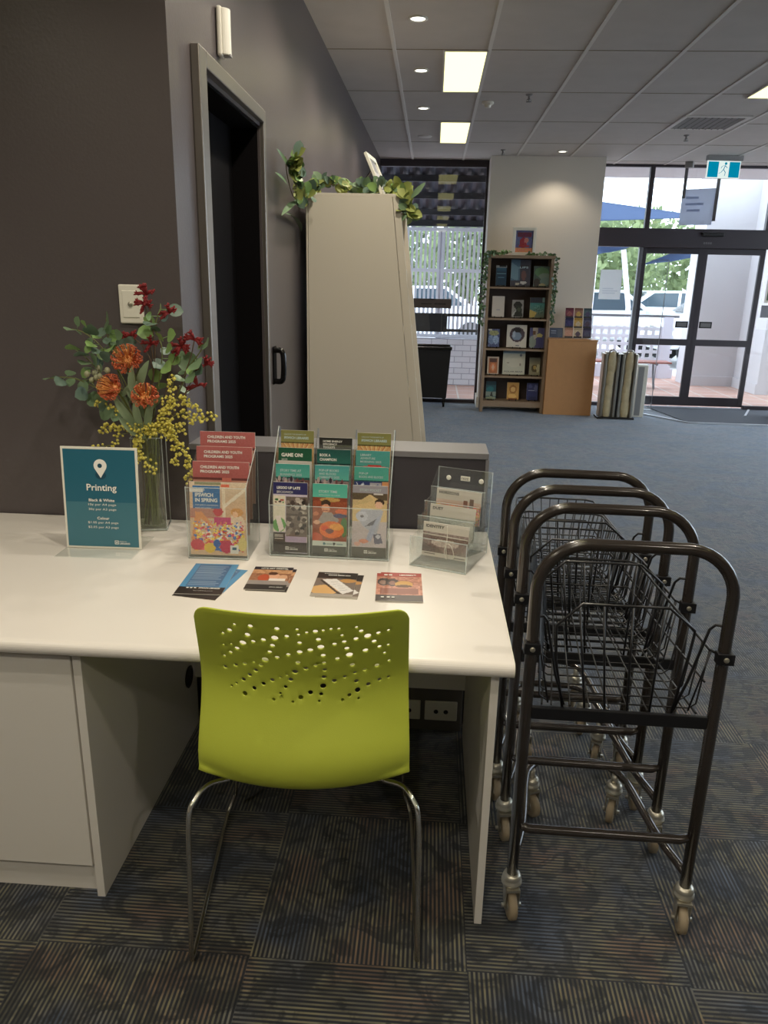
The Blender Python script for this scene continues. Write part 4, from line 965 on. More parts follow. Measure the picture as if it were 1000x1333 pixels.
# --- third holder: empty-fronted, three postcards visible, turned to the left
h3 = thing('leaflet_holder', 'clear empty-fronted rotated holder with a FREE sticker at the desk corner', 'leaflet holder', (-.038, 2.034, DT), R(-20.7))
HW3 = .168
MB().box((0, 0, 0), (HW3, .2, .004)).build('base', 'clear', h3)
for sx in (0, HW3-.003):
    MB().prism([(0, 0), (.2, 0), (.215, .245), (.205, .245), (.15, .195), (.15, .17), (.1, .165), (.1, .135), (.05, .135), (.05, .09), (0, .085)], lambda a, b, w, sx=sx: (sx+w, a, b), .003).build('side_panel', 'clear', h3)
edge_rod(h3, [(HW3, 0, 0), (HW3, 0, .09)]); edge_rod(h3, [(0, 0, 0), (0, 0, .09)]); edge_rod(h3, [(0, 0, .003), (HW3, 0, .003)], .002, 'lip')
tops = (.088, .137, .168, .2)
for i in range(4):
    y = .05*i; MB().box((0, y, .0), (HW3, y+.0025, tops[i])).build('tier_panel', 'clear', h3); edge_rod(h3, [(0, y, tops[i]), (HW3, y, tops[i])], .0014)
MB().prism([(0, 0), (HW3, 0), (HW3, .246), (0, .246)], lambda a, b, w: (a, .2+.06*b+w, b), .003).build('back_panel', 'clear', h3)
edge_rod(h3, [(0, .200, 0), (0, .2148, .246), (HW3, .2148, .246), (HW3, .2, 0)], .0015)
MB().box((.072, .207, .212), (.100, .211, .225), Matrix.Translation((0, .0015, 0))).build('sticker', 'plastic_white', h3)
lettering([('FREE', .075, .215, .022, .007)], (0, .2078, 0), (1, 0, 0), (0, 0, 1), h3, 'grey_ink')
for x in (.034, .136): MB().lathe([(.005, 0), (.0075, .001), (.0075, .003), (.005, .004)], 14, Matrix.Translation((x, .2115, .216)) @ Matrix.Rotation(R(90), 4, 'X')).build('mounting_hole', 'plastic_white', h3)
def pic_card(kind):
    p = Pic(44, 32, (214, 204, 196))
    if kind == 0: p.rect(0, .3, 1, 1, (196, 130, 95)); p.grain(0, .45, 1, 1, 50, 3, 1, False); p.rect(0, .3, 1, .42, (216, 190, 176)); p.rect(.62, .28, .7, .5, (130, 80, 66)); p.rect(.76, .22, .83, .5, (120, 90, 80))
    elif kind == 1: p.rect(0, .34, 1, 1, (170, 172, 166)); p.oval(.35, .9, .5, .4, (130, 134, 126)); p.tri([(.5, .6), (.85, .35), (1, .4), (1, 1), (.5, 1)], (190, 186, 176)); p.grain(0, .34, 1, 1, 16, 3)
    else: p.rect(0, .27, 1, .86, (120, 96, 92)); p.rect(0, .27, 1, .4, (150, 132, 128)); p.oval(.5, .58, .3, .12, (196, 180, 174)); p.tri([(0, .6), (.3, .7), (.5, .86), (0, .86)], (86, 62, 60)); p.grain(0, .27, 1, .86, 22, 7); p.rect(0, .86, 1, 1, (206, 196, 186)); p.rect(.05, .9, .3, .94, (110, 100, 96)); p.rect(.7, .93, .95, .97, (110, 100, 96))
    return p.a
mz = Matrix.Translation(h3.location) @ Matrix.Rotation(R(-20.7), 4, 'Z')
for i, (word, y, z, lb) in enumerate((('IDENTITY', .056, .018, 'Identity photo postcard in the rotated clear holder, lowest of three'), ('DUST', .106, .058, 'Dust photo postcard in the rotated clear holder, middle one'), ('HORIZONS', .156, .094, 'Horizons postcard of town roofs, highest in the rotated clear holder'))):
    q = booklet('postcard', pic_card((2, 1, 0)[i]), 0, 0, 0, .138, .1, lb, [(word, .008, .085, (.056, .032, .062)[i], .0085, .03)], 'postcards in the rotated holder', 'dark_ink', 'postcard')
    q.matrix_world = mz @ Matrix.Translation((.016, y, z))
g = thing('string_bow', 'pale string tied in a bow round the Identity postcard', 'string', (0, 0, 0)); g.matrix_world = mz @ Matrix.Translation((.016, .054, .018))
MB().tube(smooth_path([(.075, -.002, .098), (.076, -.003, .06), (.074, -.004, .04), (.078, -.006, .0), (.070, -.004, .02), (.076, -.005, .045), (.092, -.008, .04), (.1, -.006, .01), (.088, -.003, .0)], 5), .0011, 6).build('tied_loop', 'paper', g)
MB().tube([(.0, -.001, .066), (.138, -.001, .064)], .001, 6).build('cross_string', 'paper', g)

# --- flat leaflets in four small fans
def flat(arr, x, y, z, w, h, rz, label, texts=None, group='loose leaflets lying on the desk', tm='white', skew=0):
    t = thing('flyer', label, 'flyer', (x, y, z), R(rz), group)
    printed('sheet', arr, (0, 0, 0), (1, 0, 0), (0, 1, 0), w, h, .0015, t)
    if texts: lettering(texts, (0, 0, .0022), (1, 0, 0), (0, 1, 0), t, tm)
    return t
def pic_blue():
    p = Pic(40, 60, (84, 146, 190)); p.rect(.12, .04, .84, .76, (72, 110, 150))
    for i in range(14): p.rect(.16, .09+.047*i, .8-.04*(i % 3), .105+.047*i, (150, 175, 200))
    p.rect(0, .78, 1, 1, (44, 38, 38)); return p.a
def pic_kids():
    p = Pic(44, 60, (160, 110, 80)); p.rect(0, 0, 1, .14, (52, 44, 50)); p.rect(0, .14, 1, .3, (200, 150, 110)); p.grain(0, .14, 1, .7, 18, 4, 2); p.oval(.6, .42, .14, .12, (225, 170, 140)); p.oval(.82, .45, .12, .1, (215, 165, 130)); p.oval(.55, .3, .12, .07, (90, 55, 40)); p.oval(.35, .5, .14, .16, (186, 84, 52)); p.rect(.5, .52, .9, .64, (230, 220, 215)); p.rect(0, .62, 1, .8, (150, 140, 135)); p.rect(0, .78, 1, 1, (48, 42, 40)); return p.a
def pic_note():
    p = Pic(44, 60, (120, 105, 95)); p.rect(0, 0, 1, .26, (46, 40, 38)); p.oval(.3, .75, .35, .2, (216, 170, 110)); p.oval(.8, .35, .2, .08, (190, 140, 80)); p.tri([(.15, .32), (.5, .28), (1, .75), (.75, .9)], (226, 222, 220)); p.tri([(.1, .36), (.15, .33), (.72, .9), (.66, .92)], (60, 48, 40)); p.rect(0, .9, 1, 1, (170, 160, 150))
    for i in range(5): p.tri([(.38+.07*i, .42+.08*i), (.56+.07*i, .40+.08*i), (.565+.07*i, .415+.08*i), (.385+.07*i, .435+.08*i)], (170, 168, 170))
    return p.a
def pic_robot():
    p = Pic(44, 60, (190, 130, 110)); p.rect(0, 0, 1, .12, (176, 84, 76)); p.grain(0, .12, 1, .8, 24, 4, 2); p.oval(.16, .32, .14, .14, (80, 70, 68)); p.oval(.36, .34, .14, .14, (84, 72, 70)); p.oval(.14, .34, .07, .08, (150, 120, 108)); p.oval(.35, .36, .07, .08, (150, 110, 100)); p.oval(.6, .4, .2, .12, (206, 160, 90)); p.oval(.6, .47, .18, .05, (110, 80, 60)); p.rect(.1, .55, .9, .75, (150, 96, 84)); p.rect(0, .78, 1, 1, (84, 76, 74)); return p.a
flat(pic_blue(), -.634, 1.742, DT, .118, .215, -9, 'blue flyer underneath the top one, at the left end of the desk flyers')
flat(pic_blue(), -.632, 1.752, DT+.0018, .122, .215, 2, 'blue flyer with black foot, top sheet of the leftmost pile', [('■ ■ ■', .022, .034, .026, .006), ('IPSWICH LIBRARIES', .055, .032, .055, .009, .02), ('ipswichlibraries.com.au', .045, .016, .05, .004)])
flat(pic_kids(), -.458, 1.795, DT, .108, .163, 0, 'bottom flyer with children photo, second pile from the left')
flat(pic_kids(), -.464, 1.800, DT+.0018, .108, .163, 1.5, "Let's get digital flyer with children photo, top of the second pile", [("LET'S GET DIGITAL", .02, .143, .075, .01, .03), ('IPSWICH LIBRARIES', .065, .012, .035, .006)])
flat(pic_note(), -.272, 1.772, DT, .109, .165, -1, 'bottom flyer with dark heading, second pile from the right')
flat(pic_note(), -.286, 1.778, DT+.0018, .109, .165, 0, 'flyer showing a white note on a table, top of its pile', [('■■■■■■■', .018, .15, .04, .002), ('■■■■■ ■■■■ ■■■', .03, .138, .06, .005)])
flat(pic_robot(), -.112, 1.79, DT, .112, .175, 1, 'red-headed flyer tucked underneath, right end of the desk')
flat(pic_robot(), -.117, 1.762, DT+.0018, .122, .19, 2.5, 'red-headed flyer with machine parts photo, top at the right end', [('■■', .02, .172, .022, .008), ('LIBRARIES™', .062, .171, .045, .01, .03), ('■  ■ ■', .014, .02, .035, .006)])

# ================================================================== VASE AND FLOWERS
vx, vy = -.875, 2.285
vs_ = thing('vase', 'tall square clear glass vase with water behind the teal sign', 'vase', (vx, vy, DT), R(12))
a = .047; g = MB()
for (p, q) in (((-a, -a, 0), (a, -a+.003, .30)), ((-a, a-.003, 0), (a, a, .30)), ((-a, -a+.003, 0), (-a+.003, a-.003, .30)), ((a-.003, -a+.003, 0), (a, a-.003, .30))): g.box(p, q)
g.box((-a, -a, 0), (a, a, .012))
g.build('vase_wall', 'vaseglass', vs_)
edge_rod(vs_, [(-a, -a, .30), (a, -a, .30), (a, a, .30), (-a, a, .30), (-a, -a, .30)], .0016)
for c in ((a, -a), (a, a)): edge_rod(vs_, [(c[0], c[1], 0), (c[0], c[1], .30)], .0013, 'corner')
edge_rod(vs_, [(-a, -a, .005), (a, -a, .005), (a, a, .005)], .003, 'foot')
MB().box((-a+.004, -a+.004, .013), (a-.004, a-.004, .075)).build('water', 'water', vs_)
def fl(px, py, y=2.25): return aty(px, py, y)
FX = lambda X, Y, y=2.25: fl(40+X/3.508, 360+Y/3.508, y)
r2 = random.Random(11)
def foot(i=0): return Vector((vx+r2.uniform(-.03, .03), vy+r2.uniform(-.03, .03), DT+.014))
def neck(): return Vector((vx+r2.uniform(-.025, .03), vy+r2.uniform(-.03, .02), DT+.30))
def stem_to(tgt, bend=.04):
    f, n = foot(), neck(); m = n.lerp(tgt, .5) + Vector((0, 0, bend)); return smooth_path([f, n, m, tgt], 6)
def protea(X, Y, y, rr, label, tilt):
    c = FX(X, Y, y); t = thing('pincushion_flower', label, 'flower', c, 0, 'orange pincushion flowers')
    path = [p-c for p in stem_to(c, .02)]; MB().tube(path, .0035, 7).build('stem', 'stem', t)
    ax = Vector(tilt).normalized(); q = ax.to_track_quat('Z', 'Y').to_matrix()
    g = MB(); g.ball((0, 0, 0), rr*.42, 1, 2)
    for i in range(150):
        th = r2.uniform(0, 2*math.pi); ph = math.acos(1-r2.random()*1.05)
        d = q @ Vector((math.sin(ph)*math.cos(th), math.sin(ph)*math.sin(th), math.cos(ph)))
        p0 = d*rr*.4; p1 = d*rr*.85+ax*rr*.1; p2 = d*rr*1.02 + ax*rr*.28 - d*rr*.02; p3 = d*rr*.92 + ax*rr*.42
        g.tube([p0, p1, p2, p3], [.0011, .001, .0009, .0014], 4, mi=0 if ph > .75 else 1)
    g.build('flower_head', ['protea', 'protea_in'], t)
    g = MB()
    for k in range(4):
        p = Vector(path[-4-2*k % 8]); th = r2.uniform(0, 6.28); g.leaf(p, Vector((math.cos(th), -abs(math.sin(th))*.6, .9)), Vector((0, -1, .3)), .075, .02, fold=.25)
    g.build('leaves', 'leaf_d', t); return t
protea(445, 388, 2.22, .046, 'orange pincushion flower, topmost and largest of the three', (.1, -.8, .5))
protea(385, 512, 2.20, .041, 'orange pincushion flower on the left, just above the teal sign', (-.5, -.7, .3))
protea(525, 560, 2.19, .041, 'orange pincushion flower lowest on the right, above the vase mouth', (.15, -.6, .6))
def sprig(pts, leaves, label, y=2.26, m='leaf', size=1.0, depth=.05):
    end = FX(pts[0][0], pts[0][1], y); base = thing('eucalyptus_sprig', label, 'foliage', end, 0, 'eucalyptus sprigs in the vase')
    path = [FX(a, b, y) for a, b in pts]; f, n = foot(), neck()
    pth = smooth_path([f, n] + path[::-1], 5); MB().tube([p-end for p in pth], .0018, 6).build('stem', 'stem', base)
    g = MB()
    for (X, Y, rr) in leaves:
        c = FX(X, Y, y-.02+r2.uniform(-depth, depth)); near = min(pth, key=lambda p: (p-c).length); d = c-near
        if d.length < .004: d = Vector((r2.uniform(-1, 1), -.2, r2.uniform(-.2, 1)))
        L = rr/3.508*.00232*2.9*size; d = d.normalized(); b0 = c-d*L*.5
        nr = Vector((r2.uniform(-.35, .35), -1, r2.uniform(-.1, .45)))
        g.leaf(b0-end, d, nr, L, L*.86, mi=r2.choice((0, 0, 1, 2)), fold=.1, rnd_=True)
        g.tube([near-end, b0-end], .0009, 4, mi=0)
    g.build('leaves', [m, 'leaf_b', 'leaf_c'], base); return base
sprig([(190, 240), (250, 260), (330, 330), (430, 480), (500, 650)], [(180, 240, 24), (213, 205, 17), (243, 215, 15), (275, 245, 28), (215, 252, 16), (300, 270, 20), (275, 310, 22), (262, 330, 16), (330, 355, 22), (380, 300, 20), (355, 240, 16), (300, 340, 20)], 'eucalyptus sprig reaching up to the far left, under the wall plate')
sprig([(345, 190), (350, 260), (380, 380), (450, 560), (520, 700)], [(345, 205, 36), (380, 270, 22), (400, 265, 20), (435, 300, 32), (350, 290, 18), (320, 255, 18), (395, 330, 18), (360, 330, 22)], 'eucalyptus sprig with large dark leaves rising left of the red flowers')
sprig([(80, 465), (160, 460), (240, 480), (380, 560), (500, 690)], [(85, 463, 24), (134, 480, 24), (182, 440, 20), (182, 482, 18), (235, 470, 26), (265, 480, 22), (240, 505, 22), (232, 536, 26), (290, 500, 22)], 'eucalyptus sprig stretching out lowest on the left side')
sprig([(190, 325), (240, 360), (300, 420), (400, 560), (500, 690)], [(190, 325, 26), (230, 355, 27), (245, 393, 25), (290, 380, 27), (340, 365, 22), (320, 420, 20), (270, 300, 16), (250, 440, 20), (310, 390, 20), (270, 420, 20)], 'eucalyptus sprig with pale round leaves in the middle of the left side')
sprig([(345, 620), (390, 600), (450, 640), (530, 720)], [(345, 620, 30), (285, 558, 30), (320, 560, 25), (390, 640, 20), (330, 590, 22)], 'short dark eucalyptus sprig drooping over the price sign')
sprig([(590, 150), (570, 230), (600, 330), (590, 450), (560, 640)], [(590, 148, 20), (662, 155, 24), (612, 188, 16), (640, 268, 25), (590, 275, 20), (525, 255, 26), (570, 240, 18), (630, 328, 20), (545, 215, 26), (620, 415, 28), (655, 377, 22), (588, 400, 26), (565, 450, 26), (600, 500, 26), (540, 200, 18), (615, 340, 18), (540, 180, 16)], 'tall eucalyptus sprig beside the red flowers at the top', m='leaf_b')
sprig([(800, 300), (770, 350), (720, 420), (690, 500), (620, 640)], [(800, 307, 25), (715, 385, 36), (755, 400, 32), (730, 462, 26), (680, 466, 20), (700, 516, 22), (765, 425, 24), (740, 430, 24), (700, 430, 24), (775, 320, 14)], 'eucalyptus sprig on the right in front of the door frame')
def gumnuts():
    c = FX(300, 450, 2.2); t = thing('gumnut_sprig', 'cluster of pale green gumnuts on the left of the bouquet', 'foliage', c)
    MB().tube([p-c for p in stem_to(c)], .002, 6).build('stem', 'stem', t)
    for (X, Y) in ((257, 445), (292, 440), (312, 418), (316, 456), (280, 473), (350, 428), (314, 496), (300, 462)):
        p = FX(X, Y, 2.2+r2.uniform(-.02, .02))-c
        MB().tube([Vector((0, 0, 0)), p*.5+Vector((0, 0, .004)), p], .001, 4).ball(p, .0085, 0, 2, (1, 1, 1.15)).build('gumnut', 'gumnut', t)
gumnuts()
def paw(X, Y, stem, label, n=5, s=1.0):
    c = FX(X, Y, 2.24); t = thing('kangaroo_paw_flower', label, 'flower', c, 0, 'dark red kangaroo paw flowers')
    MB().tube([p-c for p in smooth_path([foot(), neck()] + [FX(a, b, 2.25) for a, b in stem] + [c], 5)], .0016, 6).build('stem', 'stem_brown', t)
    g = MB()
    for i in range(n):
        th = r2.uniform(-1.2, 1.2)+i*1.1; d = Vector((math.cos(th), -.4, math.sin(th)*.8+.25)).normalized(); L = .021*s
        pts = [Vector((0, 0, 0)), d*L*.5+Vector((0, 0, .004)), d*L]; g.tube(pts, [.0025, .0048, .0058], 7)
        for k in range(4):
            e = d*L + (d + Vector((math.cos(k*1.6)*.8, math.sin(k*1.6)*.5, math.sin(k*1.6+1)*.8))).normalized()*.011; g.tube([d*L, e], [.0042, .0012], 5)
    g.build('petals', 'paw', t)
ST2 = [(565, 420), (560, 260)]
paw(528, 85, ST2, 'dark red flower at the very top beside the white wall plate', 8, 1.2); paw(520, 130, ST2, 'dark red flower just below the top one, overlapping the wall plate', 6)
paw(632, 168, ST2+[(590, 200)], 'dark red flower at the top right of the eucalyptus', 5); paw(456, 270, [(560, 450), (520, 330)], 'small dark red flower above the topmost orange bloom', 4, .8)
paw(550, 312, [(560, 450)], 'dark red flower half hidden behind the tall sprig', 5); paw(686, 322, [(600, 600), (640, 420)], 'dark red flower left of the door frame edge', 8, 1.1)
paw(748, 290, [(620, 640), (720, 400)], 'dark red flower highest on the right side', 6, 1.1); paw(797, 405, [(640, 640), (740, 470)], 'dark red flower farthest out to the right', 6, 1.1); paw(762, 500, [(640, 640), (700, 540)], 'dark red flower lowest on the right, above the wattle', 5, 1.2)
def wattle(path, label, m=34, w=16):
    P = smooth_path([FX(a, b, 2.2) for a, b in path], 8); c = P[-1]; t = thing('wattle_sprig', label, 'flower', c, 0, 'yellow wattle sprigs')
    full = smooth_path([foot(), neck(), P[0]], 5) + P
    MB().tube([p-c for p in full], .0012, 5).build('stem', 'stem', t)
    g = MB()
    for i in range(m):
        b = P[min(len(P)-1, int(len(P)*(i+r2.random())/m))]; e = b + Vector((r2.uniform(-1, 1)*w*.00066, r2.uniform(-1.3, .6)*w*.0007, r2.uniform(-1, 1)*w*.00066))
        g.ball(e-c, r2.uniform(.0038, .0054), 0, 1)
        if i % 2 == 0: g.tube([b-c, e-c], .0006, 4)
    g.build('blossom', 'wattle', t)
wattle([(580, 680), (690, 625), (760, 655), (838, 632)], 'yellow wattle sprig pointing out to the right', 60, 20)
wattle([(600, 660), (650, 580), (700, 565), (775, 605)], 'yellow wattle sprig curving over the upper right', 60, 22)
wattle([(600, 660), (610, 600), (640, 530), (656, 448)], 'yellow wattle sprig standing upright right of the lowest orange bloom', 55, 20)
wattle([(610, 690), (690, 770), (728, 860), (720, 935)], 'yellow wattle sprig hanging lowest on the right of the vase', 70, 18)
wattle([(610, 690), (650, 740), (668, 790), (658, 862)], 'yellow wattle sprig hanging close against the vase on the right', 50, 18)
wattle([(560, 700), (480, 690), (390, 685), (318, 700)], 'yellow wattle sprig reaching left over the price sign', 75, 20)
wattle([(540, 690), (430, 640), (380, 600), (288, 572)], 'yellow wattle sprig behind the lowest left leaves', 40, 18)
wattle([(520, 700), (485, 750), (500, 820), (572, 882)], 'yellow wattle sprig hanging in front of the vase mouth', 90, 24)
wattle([(540, 700), (400, 725), (385, 765), (268, 782)], 'thin yellow wattle sprig touching the top of the price sign', 22, 12)
wattle([(540, 700), (600, 700), (640, 690), (690, 700)], 'bushy yellow wattle sprig at the vase mouth', 90, 30)
for (X0, Y0, X1, Y1, lb) in ((520, 720, 478, 600, 'left'), (535, 720, 545, 600, 'middle'), (500, 520, 520, 420, 'upper'), (480, 560, 460, 450, 'upper left'), (500, 700, 400, 585, 'lower left'), (530, 740, 430, 670, 'lowest')):
    c = FX(X0, Y0, 2.2); d = FX(X1, Y1, 2.18)-c
    t = thing('silver_leaf_stem', 'narrow silver-green leaf among the orange flowers, %s one' % lb, 'foliage', c, 0, 'narrow silver leaves')
    MB().tube([p-c for p in smooth_path([foot(), neck(), c], 5)], .002, 6).build('stem', 'stem', t)
    MB().leaf((0, 0, 0), d, (-.3, -1, .2), d.length*1.35, .03, fold=.3).build('leaf_blade', 'leaf_d', t)

# ================================================================== TAPERED BOOK DISPLAY UNIT
def tb(z): return -.202 + (1.94-z)*.1235
BY = 4.40
t = thing('display_bookcase', 'tall cream bookcase with tapered end panel against the dark wall', 'bookcase', (-.4, BY+.5, 0))
o3 = Vector((-.4, BY+.5, 0))
def endp(y, nm):
    MB().prism([(-.70, 0), (tb(0)-.055, 0), (tb(1.94)-.04, 1.94), (-.70, 1.94)], lambda a, b, w: Vector((a, y+w, b))-o3, .03).build('end_panel', 'melamine', t, .001)
    MB().prism([(-.712, 0), (-.702, 0), (-.702, 1.945), (-.712, 1.945)], lambda a, b, w: Vector((a, y-.001+w, b))-o3, .032).build('edge_strip', 'melamine', t, .001)
    MB().prism([(tb(0)-.052, 0), (tb(0), 0), (tb(1.94), 1.94), (tb(1.94)-.037, 1.94)], lambda a, b, w: Vector((a, y+w, b))-o3, .03).build('edge_strip', 'melamine', t, .001)
endp(BY, 'near'); endp(BY+.97, 'far')
MB().box((-.705, BY+.03, .02), (-.69, BY+.97, 1.93), Matrix.Translation(-o3)).build('back_panel', 'melamine', t)
MB().box((-.70, BY, 1.94), (tb(1.94)+.003, BY+1.0, 1.956), Matrix.Translation(-o3)).build('top_panel', 'melamine', t, .001)
for z in (.12, .48, .84, 1.2, 1.56):
    MB().box((-.69, BY+.03, z), (tb(z)-.03, BY+.97, z+.02), Matrix.Translation(-o3)).build('shelf', 'melamine', t)
pb = [(90, 130, 150), (170, 90, 70), (210, 200, 180), (80, 90, 60), (180, 150, 90)]
i = 0
for z in (.50, .86, 1.22, 1.58):
    for k in range(3):
        p = Pic(10, 14, pb[i % 5]); p.rect(.1, .1, .9, .3, pb[(i+2) % 5]); p.oval(.5, .65, .3, .2, pb[(i+3) % 5])
        x = tb(z)-.12; y = BY+.08+.3*k
        b_ = thing('book', 'book facing out on the slanted side of the cream bookcase', 'book', (x, y, z), 0, 'books on the cream bookcase')
        v_ = Vector((-.22, 0, 1)).normalized(); printed('cover', p.a, (0, 0, 0), (0, 1, 0), v_, .17, .25, .02, b_); i += 1
# picture frame on its top, leaning back
t = thing('picture_frame', 'cream frame leaning back on top of the tapered bookcase', 'picture frame', (-.31, 4.46, 1.957), 0)
vf = Vector((-.46, 0, 1)).normalized(); uf = Vector((.12, 1, 0)).normalized(); nf = uf.cross(vf)
def FR(a, b, w=0): return uf*a+vf*b+nf*w
g = MB()
for (a0, b0, a1, b1) in ((0, 0, .26, .028), (0, .202, .26, .23), (0, .028, .026, .202), (.234, .028, .26, .202)): g.prism([(a0, b0), (a1, b0), (a1, b1), (a0, b1)], lambda a, b, w: FR(a, b, w), .016)
g.build('frame', 'plastic_white', t, .002)
pp = Pic(16, 14, (190, 190, 195)); pp.rect(.1, .1, .9, .35, (140, 140, 150)); pp.rect(.15, .5, .6, .56, (110, 110, 120)); pp.rect(.15, .65, .7, .7, (120, 120, 130))
printed('picture', pp.a, FR(.026, .028, .002), uf, vf, .208, .174, .004, t)
MB().bar(FR(.13, .16, -.002), (-.17, .15, 0), .03, .003).build('easel_back', 'black', t)
# garland over the top
def garland(name, label, path, n, size, mats, spread, cat='garland', hang=0.3, stem='stem_brown', rndl=True, wd=.6):
    P = smooth_path(path, 8); c = P[0]; t = thing(name, label, cat, c); MB().tube([p-c for p in P], .0022, 6).build('vine', stem, t); g = MB()
    for i in range(n):
        b = P[int(len(P)*r2.random()) % len(P)]; d = Vector((r2.uniform(-1, 1), r2.uniform(-1, .5), r2.uniform(-.6, 1)-hang)).normalized()
        s = size*r2.uniform(.7, 1.2); o = b + Vector((r2.uniform(-1, 1), r2.uniform(-1, 1), r2.uniform(-.5, .8)))*spread
        if o.y < 5 and o.x < -.68: o.x = -.68+r2.uniform(-.02, .02); d.x = abs(d.x)*.4
        g.leaf(o-c, d, (r2.uniform(-1, 1), -1, r2.uniform(-.3, 1)), s, s*wd, mi=r2.randrange(len(mats)), fold=.12, rnd_=rndl)
    g.build('leaves', mats, t); return t
garland('eucalyptus_garland', 'leafy green garland draped along the top of the tapered bookcase', [atx(372, 203, -.715), atx(374, 228, -.715), atx(384, 258, -.71), aty(400, 246, 4.42), aty(425, 240, 4.5), aty(460, 243, 4.5), aty(495, 246, 4.48), aty(522, 248, 4.46), aty(530, 262, 4.42), aty(533, 285, 4.42)], 240, .06, ['leaf', 'leaf_b', 'leaf_e', 'leaf_e', 'leaf_c'], .020, hang=.0, wd=.75)
g = bpy.data.objects['eucalyptus_garland']
mb = MB()
for (x0, y0, x1, y1, w) in ((372, 278, 398, 283, .045), (535, 258, 551, 240, .03), (378, 222, 368, 198, .022), (385, 262, 372, 270, .03), (376, 215, 384, 205, .022), (400, 262, 385, 258, .03), (374, 240, 365, 225, .02)):
    a_, b_ = (aty(x0, y0, 4.38), aty(x1, y1, 4.36)) if x0 > 500 else (atx(x0, y0, -.70), atx(x1, y1, -.705)); mb.leaf(a_-g.location, b_-a_, (.2, -1, .3), (b_-a_).length*1.15, w, 0, .12)
mb.build('long_leaves', 'leaf', g)

# ================================================================== OAK BOOKSHELF WITH DISPLAYED BOOKS
SX0, SX1, SY = .622, 1.385, 9.32
t = thing('bookshelf', 'narrow limed oak bookshelf with five tiers of faced-out books', 'bookshelf', ((SX0+SX1)/2, SY+.14, 0)); oc = t.location.copy()
def sb(nm, a, b, m='oak'): return MB().box(a, b, Matrix.Translation(-oc)).build(nm, m, t, .002)
sb('side_panel', (SX0, SY, 0), (SX0+.035, SY+.28, 1.80)); sb('side_panel', (SX1-.035, SY, 0), (SX1, SY+.28, 1.80))
sb('top_panel', (SX0-.01, SY-.01, 1.795), (SX1+.01, SY+.29, 1.83)); sb('back_panel', (SX0+.03, SY+.262, .1), (SX1-.03, SY+.275, 1.8), 'oak_dark')
SHZ = (.135, .44, .765, 1.118, 1.475)
for z in SHZ: sb('shelf', (SX0+.035, SY+.004, z-.022), (SX1-.035, SY+.262, z))
sb('plinth', (SX0+.035, SY+.002, .065), (SX1-.035, SY+.02, .115))
g = garland('ivy_garland', 'trailing ivy hanging down the left side of the oak bookshelf', [(SX0+.1, SY+.02, 1.84), (SX0-.01, SY-.0, 1.83), (SX0-.03, SY, 1.6), (SX0-.045, SY, 1.35), (SX0-.05, SY, 1.05)], 230, .036, ['ivy', 'leaf_c', 'leaf'], .022, 'ivy', .5, wd=.8)
g = garland('ivy_garland', 'trailing ivy hanging down the right side of the oak bookshelf', [(SX1-.3, SY+.05, 1.84), (SX1, SY+.02, 1.83), (SX1+.02, SY, 1.6), (SX1+.02, SY, 1.35), (SX1+.025, SY, 1.08)], 200, .034, ['ivy', 'leaf_c', 'leaf'], .018, 'ivy', .5, wd=.8)
g = garland('ivy_garland', 'short ivy strand lying on the oak bookshelf top, left of the frame', [(SX0+.05, SY+.05, 1.85), (SX0+.25, SY+.06, 1.86)], 36, .034, ['ivy', 'leaf_b'], .015, 'ivy', .1, wd=.8)
# frame on top
t = thing('picture_frame', 'white frame with red and blue poster on the oak bookshelf', 'picture frame', (1.032, SY+.1, 1.83))
g = MB()
for a, b in (((-.135, -.01, 0), (.135, .008, .035)), ((-.135, -.01, .275), (.135, .008, .31)), ((-.135, -.01, .035), (-.1, .008, .275)), ((.1, -.01, .035), (.135, .008, .275))): g.box(a, b)
g.build('frame', 'plastic_white', t, .002)
p = Pic(20, 24, (96, 100, 140)); p.rect(0, .78, 1, 1, (214, 140, 100)); p.rect(.1, .1, .9, .3, (120, 60, 80)); p.oval(.45, .55, .2, .25, (150, 50, 60)); p.oval(.62, .45, .12, .12, (190, 120, 110)); p.rect(.2, .66, .8, .76, (160, 60, 56)); p.grain(0, 0, 1, 1, 14, 3, 1, False)
printed('picture', p.a, (-.1, .002, .035), (1, 0, 0), (0, 0, 1), .2, .24, .002, t)
# books
def bk(fn): return fn
def b1(): p = Pic(14, 26, (34, 62, 84)); p.rect(0, 0, 1, .1, (160, 160, 160)); p.rect(.3, 0, .9, .08, (40, 44, 50)); p.rect(.1, .38, .9, .43, (110, 150, 165)); p.rect(.2, .58, .8, .62, (90, 130, 150)); p.vgrad(.1, .12, .9, .3, (50, 96, 118), (40, 76, 100)); return p
def b2(): p = Pic(24, 34, (76, 74, 84)); p.rect(0, 0, .45, .8, (88, 116, 136)); p.tri([(0, .1), (.4, .3), (.35, .8), (0, .7)], (120, 150, 165)); p.rect(.45, .2, .9, .26, (70, 66, 70)); p.oval(.66, .6, .12, .2, (120, 86, 84)); p.oval(.66, .87, .17, .06, (205, 200, 195)); p.oval(.35, .92, .12, .05, (190, 180, 160)); return p
def b3(): p = Pic(20, 26, (92, 110, 104)); p.oval(.5, .3, .45, .25, (110, 150, 110)); p.oval(.7, .5, .4, .15, (140, 160, 150)); p.oval(.75, .75, .35, .2, (130, 155, 150)); p.oval(.2, .8, .2, .2, (80, 74, 72)); p.oval(.55, .92, .2, .06, (190, 180, 140)); return p
def b4(): p = Pic(14, 22, (206, 196, 186)); p.rect(.3, .12, .7, .15, (170, 160, 152)); p.oval(.5, .66, .15, .03, (165, 160, 170)); p.rect(.3, .76, .75, .78, (180, 170, 160)); return p
